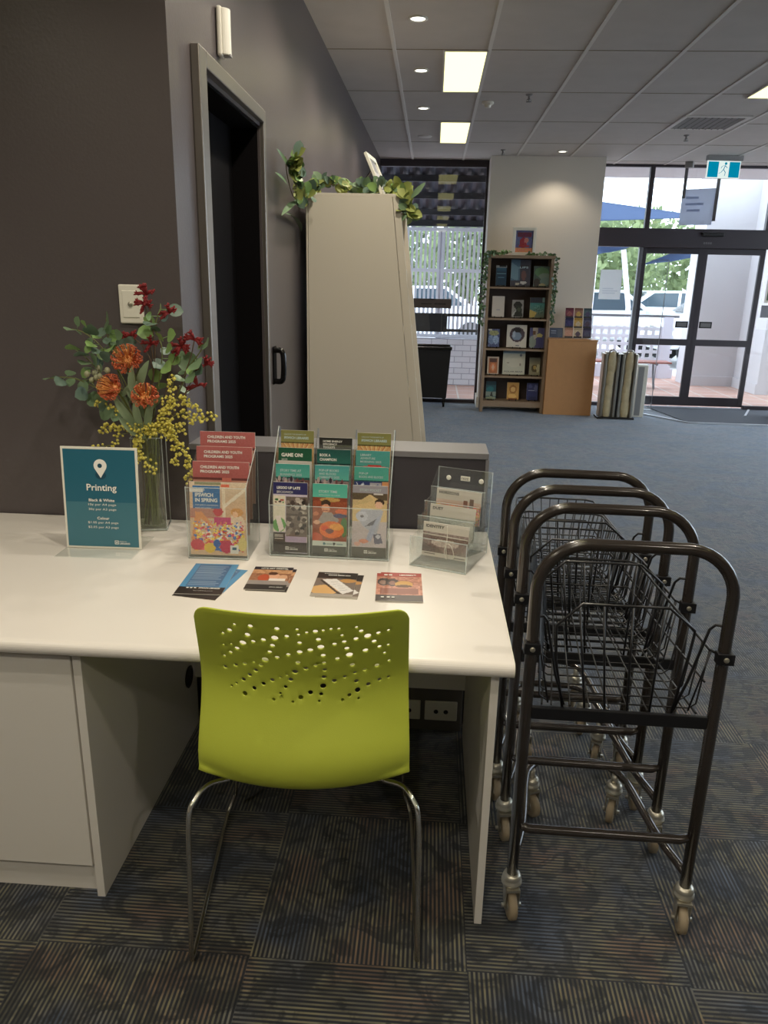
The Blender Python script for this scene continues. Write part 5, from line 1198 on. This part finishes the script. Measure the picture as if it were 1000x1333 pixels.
def b5(): p = Pic(16, 22, (150, 146, 142)); p.oval(.5, .3, .36, .22, (44, 42, 40)); p.tri([(.2, .95), (.35, .3), (.8, .3), (.95, .95)], (50, 52, 48)); p.tri([(0, .9), (.35, .55), (.4, .62), (.05, .98)], (180, 180, 176)); p.oval(.6, .55, .15, .12, (76, 84, 66)); return p
def b6(): p = Pic(18, 26, (64, 68, 84)); p.vgrad(0, .28, 1, 1, (80, 150, 150), (110, 110, 90)); p.tri([(0, .6), (.5, .75), (.3, 1), (0, 1)], (196, 170, 96)); p.rect(.85, .0, 1, .25, (130, 160, 165)); p.grain(.3, .4, .9, .8, 30, 2); return p
def b7(): p = Pic(16, 22, (84, 92, 130)); p.oval(.5, .22, .45, .14, (150, 152, 110)); p.oval(.3, .6, .3, .25, (120, 140, 175)); p.oval(.7, .6, .25, .25, (150, 170, 200)); p.rect(0, .0, .3, .08, (190, 186, 180)); p.grain(0, 0, 1, 1, 24, 4); return p
def b8(): p = Pic(28, 30, (214, 206, 192)); p.oval(.52, .43, .38, .33, (92, 72, 76)); p.oval(.52, .43, .34, .3, (80, 66, 74)); p.oval(.5, .25, .2, .12, (40, 36, 40)); p.oval(.5, .5, .24, .18, (130, 146, 166)); p.oval(.36, .42, .08, .14, (170, 180, 195)); p.rect(.45, .89, .65, .93, (90, 90, 110)); return p
def b9(): p = Pic(20, 26, (86, 84, 128)); p.oval(.2, .7, .25, .3, (150, 160, 150)); p.tri([(.2, .0), (.55, .0), (.5, .5), (.3, .6)], (190, 180, 170)); p.oval(.68, .38, .2, .1, (206, 196, 130)); p.oval(.3, .25, .12, .1, (120, 90, 70)); p.rect(.6, .5, .9, .95, (76, 76, 126)); return p
def b10(): p = Pic(16, 22, (196, 180, 160)); p.rect(.12, .08, .88, .94, (180, 112, 74)); p.rect(.16, .1, .84, .3, (96, 70, 66)); p.oval(.5, .6, .25, .25, (214, 130, 86)); p.oval(.5, .62, .1, .16, (220, 180, 150)); return p
def b11(): p = Pic(28, 30, (200, 196, 176)); p.vgrad(0, 0, 1, .15, (96, 118, 140), (150, 170, 176)); p.oval(.5, .45, .4, .25, (208, 202, 182)); p.oval(.8, .2, .05, .06, (120, 120, 130)); p.oval(.22, .52, .05, .03, (150, 140, 120)); p.oval(.78, .58, .04, .05, (160, 150, 135)); return p
def b12(): p = Pic(16, 22, (150, 144, 116)); p.vgrad(0, 0, 1, .35, (90, 92, 86), (140, 136, 110)); p.oval(.5, .62, .32, .22, (96, 84, 56)); p.oval(.5, .55, .12, .12, (186, 160, 96)); p.oval(.8, .6, .15, .25, (196, 188, 150)); return p
def b13(): p = Pic(16, 24, (48, 88, 98)); p.rect(0, .0, 1, .2, (40, 66, 76)); p.oval(.4, .45, .35, .16, (50, 116, 122)); p.rect(0, .58, 1, .85, (130, 140, 130)); p.tri([(.4, .9), (.58, .55), (.72, .9)], (40, 46, 48)); p.oval(.5, .95, .5, .1, (140, 146, 120)); return p
def b14(): p = Pic(16, 22, (206, 156, 86)); p.oval(.5, .4, .32, .25, (170, 116, 60)); p.oval(.5, .4, .2, .14, (220, 176, 110)); p.oval(.45, .8, .35, .13, (232, 186, 110)); p.rect(.1, .9, .9, 1, (130, 74, 40)); return p
def b15(): p = Pic(16, 24, (58, 64, 112)); p.rect(.1, .42, .85, .46, (170, 176, 200)); p.oval(.3, .2, .2, .1, (84, 90, 140)); p.oval(.8, .3, .15, .2, (100, 106, 150)); p.rect(.2, .8, .9, .95, (48, 52, 92)); return p
BK = [(644.9, 658.8, 345.8, 4, b1, 'slim dark blue book at the left of the top shelf'), (664.7, 690.3, 338, 4, b2, 'large dark book with pale blue cover in the middle of the top shelf'), (694, 714.6, 346.7, 4, b3, 'green landscape book at the right of the top shelf'),
      (640, 656, 385.8, 3, b4, 'plain cream book at the left of the second shelf'), (665.5, 680.4, 390.8, 3, b5, 'small book with dark figure in the middle of the second shelf'), (689, 708, 387.6, 3, b6, 'teal and yellow book at the right of the second shelf'),
      (634.5, 649.4, 428.5, 2, b7, 'mottled blue book at the left of the third shelf'), (659, 685, 423, 2, b8, 'cream book with round swan emblem in the middle of the third shelf'), (688.5, 707.4, 427, 2, b9, 'purple and white book at the right of the third shelf'),
      (633.6, 648.5, 464.5, 1, b10, 'orange bordered book at the left of the fourth shelf'), (654, 683, 456, 1, b11, 'large pale polar bear book in the middle of the fourth shelf'), (688, 702, 466, 1, b12, 'olive book at the right of the fourth shelf'),
      (631.8, 645, 496.5, 0, b13, 'teal book with dark spire at the left of the bottom shelf'), (659, 674.5, 498, 0, b14, 'golden yellow book in the middle of the bottom shelf'), (684.5, 699, 498.8, 0, b15, 'dark blue book at the right of the bottom shelf')]
for (x0, x1, ytop, sh, fn, lb) in BK:
    z0 = SHZ[sh]; a = aty(x0+.5, ytop, SY+.1); b = aty(x1+.5, ytop, SY+.1); w = b.x-a.x; h = min(a.z-z0-.008, (.315, .30, .325, .335, .30)[sh])
    xm = (aty(x0, ytop+25, SY+.1).x+aty(x1, ytop+25, SY+.1).x)/2
    t = thing('book', lb, 'book', (xm, SY+.09, z0), 0, 'books faced out on the oak bookshelf')
    v = Vector((0, .14, 1)).normalized()
    printed('cover', fn().a, (-w/2, 0, .012), (1, 0, 0), v, w, h, .016, t)
    if fn is b11: lettering([('POLAR BEAR', -w/2+.02, .028, w-.04, .016, .02)], (0, 0, .012), (1, 0, 0), v, t, 'grey_ink', lift=.0175)
    if fn is b2: lettering([('LIPS', -w/2+.1, .2, .1, .022, .02)], (0, 0, .012), (1, 0, 0), v, t, 'pale_ink', lift=.0175)
    e = thing('book_easel', 'small black wire easel holding the book ' + lb[max(lb.rfind(' at the '), lb.rfind(' in the '))+1:], 'easel', (xm, SY+.07, z0), 0, 'book easels')
    for s in (-1, 1):
        q = s*min(w*.28, .045); MB().tube([(q, -.016, .022), (q, -.016, .004), (q, .03, .004), (q, .075, .10)], .004, 6).build('easel_leg', 'black', e)
    MB().tube([(-min(w*.28, .045), .075, .10), (min(w*.28, .045), .075, .10)], .004, 6).build('cross_bar', 'black', e)

# ================================================================== BEECH BOX, LEAFLET RACKS, BAG STANDS
t = thing('beech_counter', 'plain beech veneer box standing beside the oak bookshelf', 'counter', (1.672, 9.45, 0))
MB().box((-.285, -.18, 0), (.285, .17, .88)).build('body', 'beech', t, .002)
MB().box((-.292, -.185, .88), (.292, .175, .897)).build('top', 'beech', t, .003)
t = thing('leaflet_rack', 'small leaflet rack of coloured brochures on the beech box', 'leaflet rack', (1.745, 9.40, .897))
MB().box((-.165, .0, 0), (.165, .10, .006)).build('base', 'clear', t); 
for s in (-.165, 0.163): MB().box((s, 0, 0), (s+.002, .1, .27)).build('side_panel', 'clear', t)
rc = [[(150, 90, 90), (96, 84, 100), (90, 76, 90)], [(70, 66, 110), (196, 160, 90), (90, 90, 110)], [(196, 150, 130), (200, 180, 150), (86, 80, 110)]]
tops_ = [[(120, 60, 76), (150, 110, 96), (86, 104, 110)], [(60, 60, 100), (196, 160, 90), (96, 96, 120)], [(190, 150, 130), (206, 190, 160), (80, 76, 100)]]
for r_ in range(3):
    for k in range(3):
        p = Pic(12, 18, tops_[r_][k]); p.rect(0, 0, 1, .25, [max(0, q-30) for q in tops_[r_][k]]); p.oval(.5, .6, .3, .25, rc[(r_+k) % 3][k]); p.rect(0, .85, 1, 1, (60, 56, 56)); p.grain(0, 0, 1, 1, 12, r_*3+k)
        x = 1.745-.158+.108*k; y = 9.475-.032*r_; z = .905+.115*(2-r_)+.002
        q = thing('leaflet', '%s leaflet in the %s row of the rack on the beech box' % (('left', 'middle', 'right')[k], ('top', 'centre', 'bottom')[r_]), 'leaflet', (x, y, z-.0), 0, 'leaflets in the far rack')
        printed('cover', p.a, (0, 0, 0), (1, 0, 0), (0, .12, 1), .098, .115 if r_ == 0 else .118, .003, q)
t = thing('card_holder', 'low dark card holder at the left end of the beech box', 'card holder', (1.485, 9.38, .897))
MB().box((-.08, 0, 0), (.08, .06, .012)).build('base', 'clear', t)
p = Pic(18, 14, (74, 84, 104)); p.rect(.1, .3, .5, .36, (170, 180, 200)); p.rect(.1, .5, .5, .54, (150, 160, 180)); p.rect(.62, .15, .95, .85, (90, 98, 112))
printed('card', p.a, (-.078, .01, .01), (1, 0, 0), (0, .25, 1), .156, .115, .004, t)
# umbrella bag stand
def bag_stand():
    t = thing('umbrella_bag_stand', 'stainless twin umbrella bag stand beside the glass doors', 'stand', (2.215, 9.18, 0), R(-2))
    MB().box((-.215, -.12, 0), (.215, .12, .022)).build('base_plate', 'black', t, .004)
    for s in (-1, 1):
        g = MB(); cx = s*.1
        # trough column: half-open channel
        prof = [(-.095, -.085), (-.085, -.1), (-.06, -.1), (-.05, -.06), (.05, -.06), (.06, -.1), (.085, -.1), (.095, -.085), (.095, .08), (-.095, .08)]
        g.prism(prof, lambda a, b, w, cx=cx: (cx+a, b, .022+w), .735).build('channel_column', 'stainless', t, .003)
        MB().box((cx-.07, -.07, .757), (cx+.07, .05, .775)).build('top_cap', 'stainless', t, .004)
        MB().tube(smooth_path([(cx-.04, -.06, .77), (cx-.02, -.085, .80), (cx+.02, -.085, .80), (cx+.04, -.06, .77)], 4), .008, 8).build('handle', 'chrome', t)
        g = MB(); n = 4; r3 = random.Random(5+s)
        pts = []
        for i in range(n):
            z = .10+i*.17; w_ = .044+.012*r3.random(); g.ball((cx+r3.uniform(-.008, .008), -.07, z+.03), 1, 0, 3, (w_, .022, .15))
        g.build('plastic_bags', 'bag', t)
    MB().box((-.004, -.1, .022), (.004, .08, .757)).build('centre_divider', 'black', t)
bag_stand()
t = thing('bag_bin', 'narrow white and grey bin tucked behind the umbrella bag stand', 'bin', (2.50, 9.38, 0), R(-8))
MB().box((-.07, -.1, .0), (.10, .1, .62)).build('body', 'plastic_white', t, .006); MB().box((-.01, -.102, .02), (.055, -.099, .60)).build('grey_panel', 'plastic_grey', t)
MB().box((-.055, -.103, .08), (-.03, -.1, .12)).build('red_mark', mat('red_mark', rgb(205, 60, 60)), t)
# clear standing screen beside the door
t = thing('glass_screen', 'frameless clear safety screen standing before the sliding doors', 'screen', (2.84, 9.98, 0))
MB().box((-.17, -.004, .01), (.03, .004, 1.83)).build('sheet', 'clear', t)
MB().box((.028, -.006, .0), (.034, .006, 1.835)).build('edge', 'alu_grey', t); MB().box((-.17, -.006, 1.83), (.034, .006, 1.836)).build('edge', 'alu_grey', t); MB().box((-.17, -.03, 0), (.034, .03, .012)).build('foot', 'alu_grey', t)
# notice taped on the sidelight
t = thing('window_notice', 'pale paper notice taped to the glass left of the doors', 'notice', (2.235, FY-.008, 1.35), 0)
p = Pic(20, 26, (238, 244, 252)); p.rect(.2, .1, .75, .13, (205, 215, 230))
for i in range(8): p.rect(.15, .22+.08*i, .85-.1*(i % 3), .235+.08*i, (218, 226, 238))
printed('sheet', p.a, (-.135, 0, 0), (1, 0, 0), (0, 0, 1), .27, .36, .001, t).data.materials[0] = M['sheer_print']
# items at the right frame edge
t = thing('green_poster', 'green poster in a white border on the right sidelight', 'poster', (4.33, FY-.012, 1.35))
MB().box((-.17, -.004, 0), (.35, 0, .55)).build('border', 'plastic_white', t); MB().box((-.145, -.006, .03), (.33, -.004, .47)).build('green_field', 'sheer_green', t)
t = thing('glass_sticker', 'grey sticker with a small pale symbol below the green poster', 'sticker', (4.3, FY-.012, 1.17))
MB().box((-.16, -.002, 0), (.3, 0, .15)).build('sticker_sheet', mat('grey_sticker', rgb(128, 128, 136)), t)
g = MB().box((-.045, -.004, .095), (.005, -.002, .105)).box((-.04, -.004, .045), (-.03, -.002, .095)).box((-.01, -.004, .045), (0, -.002, .095)).build('symbol', 'white', t)
t = thing('low_unit', 'white low unit cut by the right edge beside the entrance mat', 'cabinet', (4.36, 9.45, 0), R(-4))
MB().box((-.13, -.15, .0), (.5, .2, .64)).build('body', 'plastic_white', t, .004); MB().box((-.132, -.15, .0), (-.128, .2, .6)).build('side_trim', 'plastic_grey', t); MB().box((.04, -.153, .03), (.49, -.149, .6)).build('dark_front', 'greycap', t)

# ================================================================== BLACK BIN AT THE LEFT WINDOW
def bin_(x0, x1, y, z0, z1, label):
    t = thing('wheeled_bin', label, 'bin', ((x0+x1)/2, y+.22, 0)); o = t.location.copy(); w = (x1-x0)/2
    B = [(-w*.93, -.2), (w*.86, -.2), (w*.86, .18), (-w*.93, .18)]; T = [(-w, -.22), (w, -.22), (w, .2), (-w, .2)]
    g = MB(); bv = [g.bm.verts.new((a, b, z0)) for a, b in B]; tv = [g.bm.verts.new((a, b, z1-.02)) for a, b in T]
    for i in range(4): g.bm.faces.new((bv[i], bv[(i+1) % 4], tv[(i+1) % 4], tv[i]))
    g.bm.faces.new(bv[::-1]); g.build('tub', 'black', t, .006).modifiers.new('s', 'SOLIDIFY').thickness = .006
    g = MB()
    for a, b in (((-w-.01, -.235, z1-.035), (w+.012, -.215, z1)), ((-w-.01, .195, z1-.035), (w+.012, .215, z1)), ((-w-.01, -.215, z1-.035), (-w+.01, .195, z1)), ((w-.008, -.215, z1-.035), (w+.012, .195, z1))): g.box(a, b)
    g.build('rim', 'blackgloss', t, .004)
    MB().box((-w*.9, -.18, z1-.12), (w*.9, .16, z1-.08)).build('contents', 'plastic_grey', t)
    for sx in (-.8, .74):
        for sy in (-.15, .14):
            g = MB(); m_ = Matrix.Translation((sx*w, sy, .045)) @ Matrix.Rotation(R(90), 4, 'Y'); g.lathe([(.02, -.014), (.044, -.013), (.045, 0), (.044, .013), (.02, .014)], 18, m_).build('castor_wheel', 'blackgloss', t)
            MB().box((sx*w-.02, sy-.03, .085), (sx*w+.02, sy+.03, z0+.004)).build('castor_fork', 'black', t)
bin_(-.25, .245, 9.52, .12, .75, 'black wheeled bin standing in front of the far left window')
o = MB().box((-.27, 10.018, 1.195), (.235, 10.024, 1.31)).prism([(-.06, 1.31), (.0, 1.285), (.03, 1.31)], lambda a, b, w: (a, 10.018+w, b), .006)
o = o.build('window_sign', mat('brown_sign', rgb(108, 98, 96), .5)); tag(o, 'grey-brown lettered strip sign on the window above the bin', 'sign')
lettering([('■■■ ■■■■ ■■■', -.16, 0, .14, .016), ('■■■■■■ ■■', -.33, 0, .13, .012)], (.18, 10.0165, 1.24), (1, 0, 0), (0, 0, 1), o, 'dark_ink')

# ================================================================== OUTDOORS
# left: awning, slat screen, brick dwarf wall, rack
t = thing('awning', 'dark corrugated awning roof outside the far left window', 'awning', (0, 11.4, 2.7)); oa = t.location.copy()
g = MB(); n = 120; 
prev = None
for i in range(n+1):
    x = -3.2+5.0*i/n; dz = .018*(1 if (i//2) % 2 else -1)
    row = [g.bm.verts.new(Vector((x, y, 3.0-.33*(y-10.25)+dz))-oa) for y in (10.25, 12.3)]
    if prev: g.bm.faces.new((prev[0], row[0], row[1], prev[1]))
    prev = row
g.build('corrugated_sheet', 'awning', t)
for y, dz, h in ((10.62, .03, .08), (11.1, .03, .08), (11.6, .03, .08)):
    z = 3.0-.33*(y-10.25)-dz-.01
    MB().box((-3.2, y, z-h), (1.8, y+.08, z), Matrix.Translation(-oa)).build('purlin', 'beam', t)
MB().box((-3.2, 12.03, 2.31), (1.8, 12.12, 2.40), Matrix.Translation(-oa)).build('edge_beam', 'beam', t)
MB().box((-3.2, 10.12, 2.9), (1.8, 10.2, 3.05), Matrix.Translation(-oa)).build('edge_beam', 'beam', t)
SYY = 12.0
t = thing('slat_screen', 'white vertical slat fence outside the far left window', 'fence', (0, SYY, 0)); os_ = t.location.copy()
for i in range(29):
    x = -1.15+.066*i
    MB().box((x, 0, .70), (x+.036, .02, 2.29)).build('slat', 'outwhite', t)
for z in (.70, 1.66, 2.24): MB().box((-1.2, -.03, z), (.9, .0, z+.05)).build('rail', 'outwhite', t)
for x in (.0, -1.2): MB().box((x+.06, .02, 0), (x+.15, .1, 2.29)).build('post', 'outwhite', t)
tag(MB().box((-1.6, 11.85, -.02), (1.0, 12.06, .69)).build('brick_wall', 'brick'), 'low white painted brick wall under the slat fence', 'wall')
t = thing('book_return_rack', 'black rack with long rails outside behind the wheeled bin', 'rack', (0, 11.3, 0))
MB().box((-.27, -.02, .825), (.215, .03, 1.085)).build('black_panel', 'black', t, .004)
MB().box((-.6, 0, 1.045), (.75, .04, 1.085)).build('rail', 'black', t); MB().box((-.6, 0, .83), (.75, .04, .868)).build('rail', 'black', t)
for x in (-.55, .66): MB().box((x, .0, -.02), (x+.04, .04, 1.085)).build('leg', 'black', t)
# right: portico wall, soffit
t = thing('portico', 'white rendered portico wall outside the right hand door', 'wall', (4.3, 12.4, 0)); op = t.location.copy()
def pbx(nm, a, b, m='outwall'): return MB().box(a, b, Matrix.Translation(-op)).build(nm, m, t)
pbx('rear_wall', (4.16, 12.7, -.02), (5.4, 13.25, 3.3)); pbx('side_wall', (4.90, 11.75, -.02), (5.4, 12.7, 3.3)); 
pbx('skirting', (4.16, 12.68, -.02), (4.90, 12.7, .15)); pbx('skirting', (4.88, 11.75, -.02), (4.90, 12.68, .15))
pbx('soffit', (1.9, 10.3, 2.97), (4.85, 11.7, 3.05))
# lattice fence and hand rail
t = thing('lattice_fence', 'white lattice fence outside beyond the glass doors', 'fence', (3.0, 13.6, 0))
g = MB()
for i in range(22): x = -1.6+.125*i; g.box((x, 0, .16), (x+.05, .02, .87))
for i in range(6): z = .16+.128*i; g.box((-1.65, -.004, z), (1.15, .012, z+.055))
g.build('lattice_panel', 'outwhite', t); MB().box((-1.7, -.02, 1.02), (1.2, .04, 1.06)).build('hand_rail', 'alu_grey', t)
for x in (-1.65, -.42, .95): MB().box((x, -.03, -.02), (x+.16, .05, 1.03)).build('post', 'outwhite', t)
MB().box((-1.7, -.01, .0), (1.2, .03, .16)).build('bottom_rail', 'outwhite', t)
# bench
t = thing('bench', 'red-brown slatted bench on metal legs outside the sliding doors', 'bench', (2.98, 12.2, 0))
for k in range(3): MB().box((-.85, -.16+.12*k, .385), (.72, -.06+.12*k, .41)).build('slat', 'wood_red', t, .004)
for k in range(0): MB().box((-.85, .2, .52+.12*k), (.72, .225, .60+.12*k)).build('back_slat', 'wood_red', t, .004)
for x in (-.6, .5):
    MB().tube(smooth_path([(x, .2, .36), (x, .14, .375), (x, -.16, .375)], 4), .018, 8).build('side_frame', 'alu_grey', t); MB().tube(smooth_path([(x, .05, .375), (x, .0, .2), (x, -.12, .0)], 4), .018, 8).build('leg', 'alu_grey', t)
# cars
def car(loc, rz, label, s=1.0, ute=False):
    t = thing('car', label, 'car', loc, R(rz)); L = 4.3
    side = [(-2.15, .35), (-2.15, .75), (-2.0, .92), (-1.35, 1.0), (-.75, 1.42), (.75, 1.44), (1.35, 1.02), (2.0, .96), (2.15, .75), (2.15, .35)]
    MB().prism(side, lambda a, b, w: (a, w-.85, b), 1.7).build('body', 'car', t, .06, 3)
    g = [(-1.2, 1.0), (-.7, 1.37), (-.05, 1.38), (-.05, 1.0)]; h_ = [(.03, 1.0), (.03, 1.38), (.7, 1.38), (1.18, 1.02)]
    for s_ in (-1, 1):
        for q in (g, h_): MB().prism(q, lambda a, b, w, s_=s_: (a, s_*(.851)+w*s_*1, b), .008).build('side_window', 'carglass', t)
    for (x0, x1) in ((-1.33, -.78), (.78, 1.33)):
        s2 = -1 if x0 < 0 else 1
        MB().prism([(-.7, 0), (.7, 0), (.6, 1), (-.6, 1)], lambda a, b, w, x0=x0, x1=x1, s2=s2: ((x0 if s2 < 0 else x1)+(b*.5*(1 if s2 < 0 else -1))+(-.012 if s2 < 0 else .012), a, 1.03+b*.36+.012), .01).build('windscreen', 'carglass', t)
    for x in (-1.35, 1.35):
        for y in (-.8, .8):
            MB().lathe([(.12, -.1), (.31, -.1), (.33, -.07), (.33, .07), (.31, .1), (.12, .1)], 24, Matrix.Translation((x, y, .33)) @ Matrix.Rotation(R(90), 4, 'X')).build('wheel', 'tyre', t)
    for y in (-.6, .6): MB().box((-2.17, y-.14, .68), (-2.1, y+.14, .8)).build('head_lamp', 'chrome', t, .02)
    return t
car((3.5, 18.6, 0), 0, 'white car parked beyond the lattice fence, left part of the doors')
car((6.45, 16.4, 0), 4, 'white car seen through the left sliding door, nearest')
car((6.8, 23.0, 0), 0, 'white car farther back between the other parked cars')
car((-.6, 18.6, 0), 12, 'white car parked behind the slat fence')
for (a, b, c, lb) in (((3.6, 15.5, 3.05), (9.5, 19, 2.2), (2.7, 19, 3.9), 'blue-grey shade sail seen through the left transom glass'), ((4.4, 15.0, 1.98), (8.2, 19, 3.0), (6.6, 15, 2.6), 'dark shade sail seen through the top of the left sliding door')):
    pass
def sail(pts, label, posts=True):
    c = sum((Vector(p) for p in pts), Vector())/len(pts); t = thing('shade_sail', label, 'shade sail', c); g = MB(); n = 8
    A, B, C = [Vector(p)-c for p in pts]; rows = []
    for i in range(n+1):
        for j in range(n+1-i):
            a, b = i/n, j/n; k = 1-a-b; p = A*a+B*b+C*k + Vector((0, 0, -1.6*(a*b*k)*1.2)); rows.append(((i, j), g.bm.verts.new(p)))
    D = dict(rows)
    for i in range(n):
        for j in range(n-i):
            g.bm.faces.new((D[(i, j)], D[(i+1, j)], D[(i, j+1)])).smooth = True
            if i+j < n-1: g.bm.faces.new((D[(i+1, j)], D[(i+1, j+1)], D[(i, j+1)])).smooth = True
    MB().tube([C, (C.x, C.y, -c.z)], .05, 8).build('post', 'outwhite', t) if posts else None; o = g.build('cloth', 'sheer_sail', t); o.modifiers.new('s', 'SOLIDIFY').thickness = .01; return t
sail([aty(776, 262, 19), aty(925, 283, 15.5), aty(776, 288, 15)], 'blue-grey shade sail seen through the left transom glass')
sail([aty(836, 345, 17), aty(905, 335, 19), aty(905, 318, 15.5)], 'dark shade sail point seen through the left sliding door')
sail([aty(775, 318, 16), aty(835, 318, 19), aty(775, 332, 15)], 'pale blue shade sail edge at the top of the sidelight')
t = thing('sail_post', 'slanting white post holding the shade sails outside', 'post', (0, 0, 0)); 
a, b = aty(818, 400, 15.5), aty(812, 325, 15.5); t.location = a; MB().tube([(0, 0, -a.z), (0, 0, 0), b-a], .05, 12).build('pole', 'outwhite', t)
def tree(x, y, h, r, label, seed, trunk=.12):
    t = thing('tree', label, 'tree', (x, y, 0), 0, 'trees beyond the car park'); g = MB(); q = random.Random(seed)
    pts = [(0, 0, -.02), (.1, 0, h*.3), (-.05, .1, h*.6), (0, 0, h*.85)]; MB().tube(smooth_path(pts, 4), [trunk*(1-.05*i) for i in range(13)], 8).build('trunk', 'bark', t)
    for i in range(1500):
        th = q.uniform(0, 6.28); ph = q.uniform(0, 3.14); rr = r*(q.random()**.4)
        c = Vector((math.cos(th)*math.sin(ph)*rr, math.sin(th)*math.sin(ph)*rr, h*.62+math.cos(ph)*rr*h/(2.6*r)))
        d = Vector((q.uniform(-1, 1), q.uniform(-1, 1), q.uniform(-1, 1))).normalized(); g.leaf(c, d, (q.uniform(-1, 1), q.uniform(-1, 1), q.uniform(0, 1)), .3, .2, q.randrange(2))
    g.build('foliage', ['sheer_leaf', 'sheer_leaf_dark'], t)
for i, (x, y, h, r, lb) in enumerate(((5.6, 29, 3.7, 2.5, 'bushy green tree seen through the sidelight'), (10.6, 30.5, 3.9, 2.5, 'bushy green tree behind the parked cars, by the left door'), (15.0, 35, 4.0, 2.6, 'green tree farther right behind the parked cars'),
        (-1.6, 27, 3.6, 2.3, 'dull green tree behind the slat fence'), (1.4, 31, 3.9, 2.3, 'green tree showing between the fence slats and the column'), (9.4, 38, 4.9, 3.4, 'tall green tree farthest back behind the parked cars'))):
    tree(x, y, h, r, lb, 20+i)
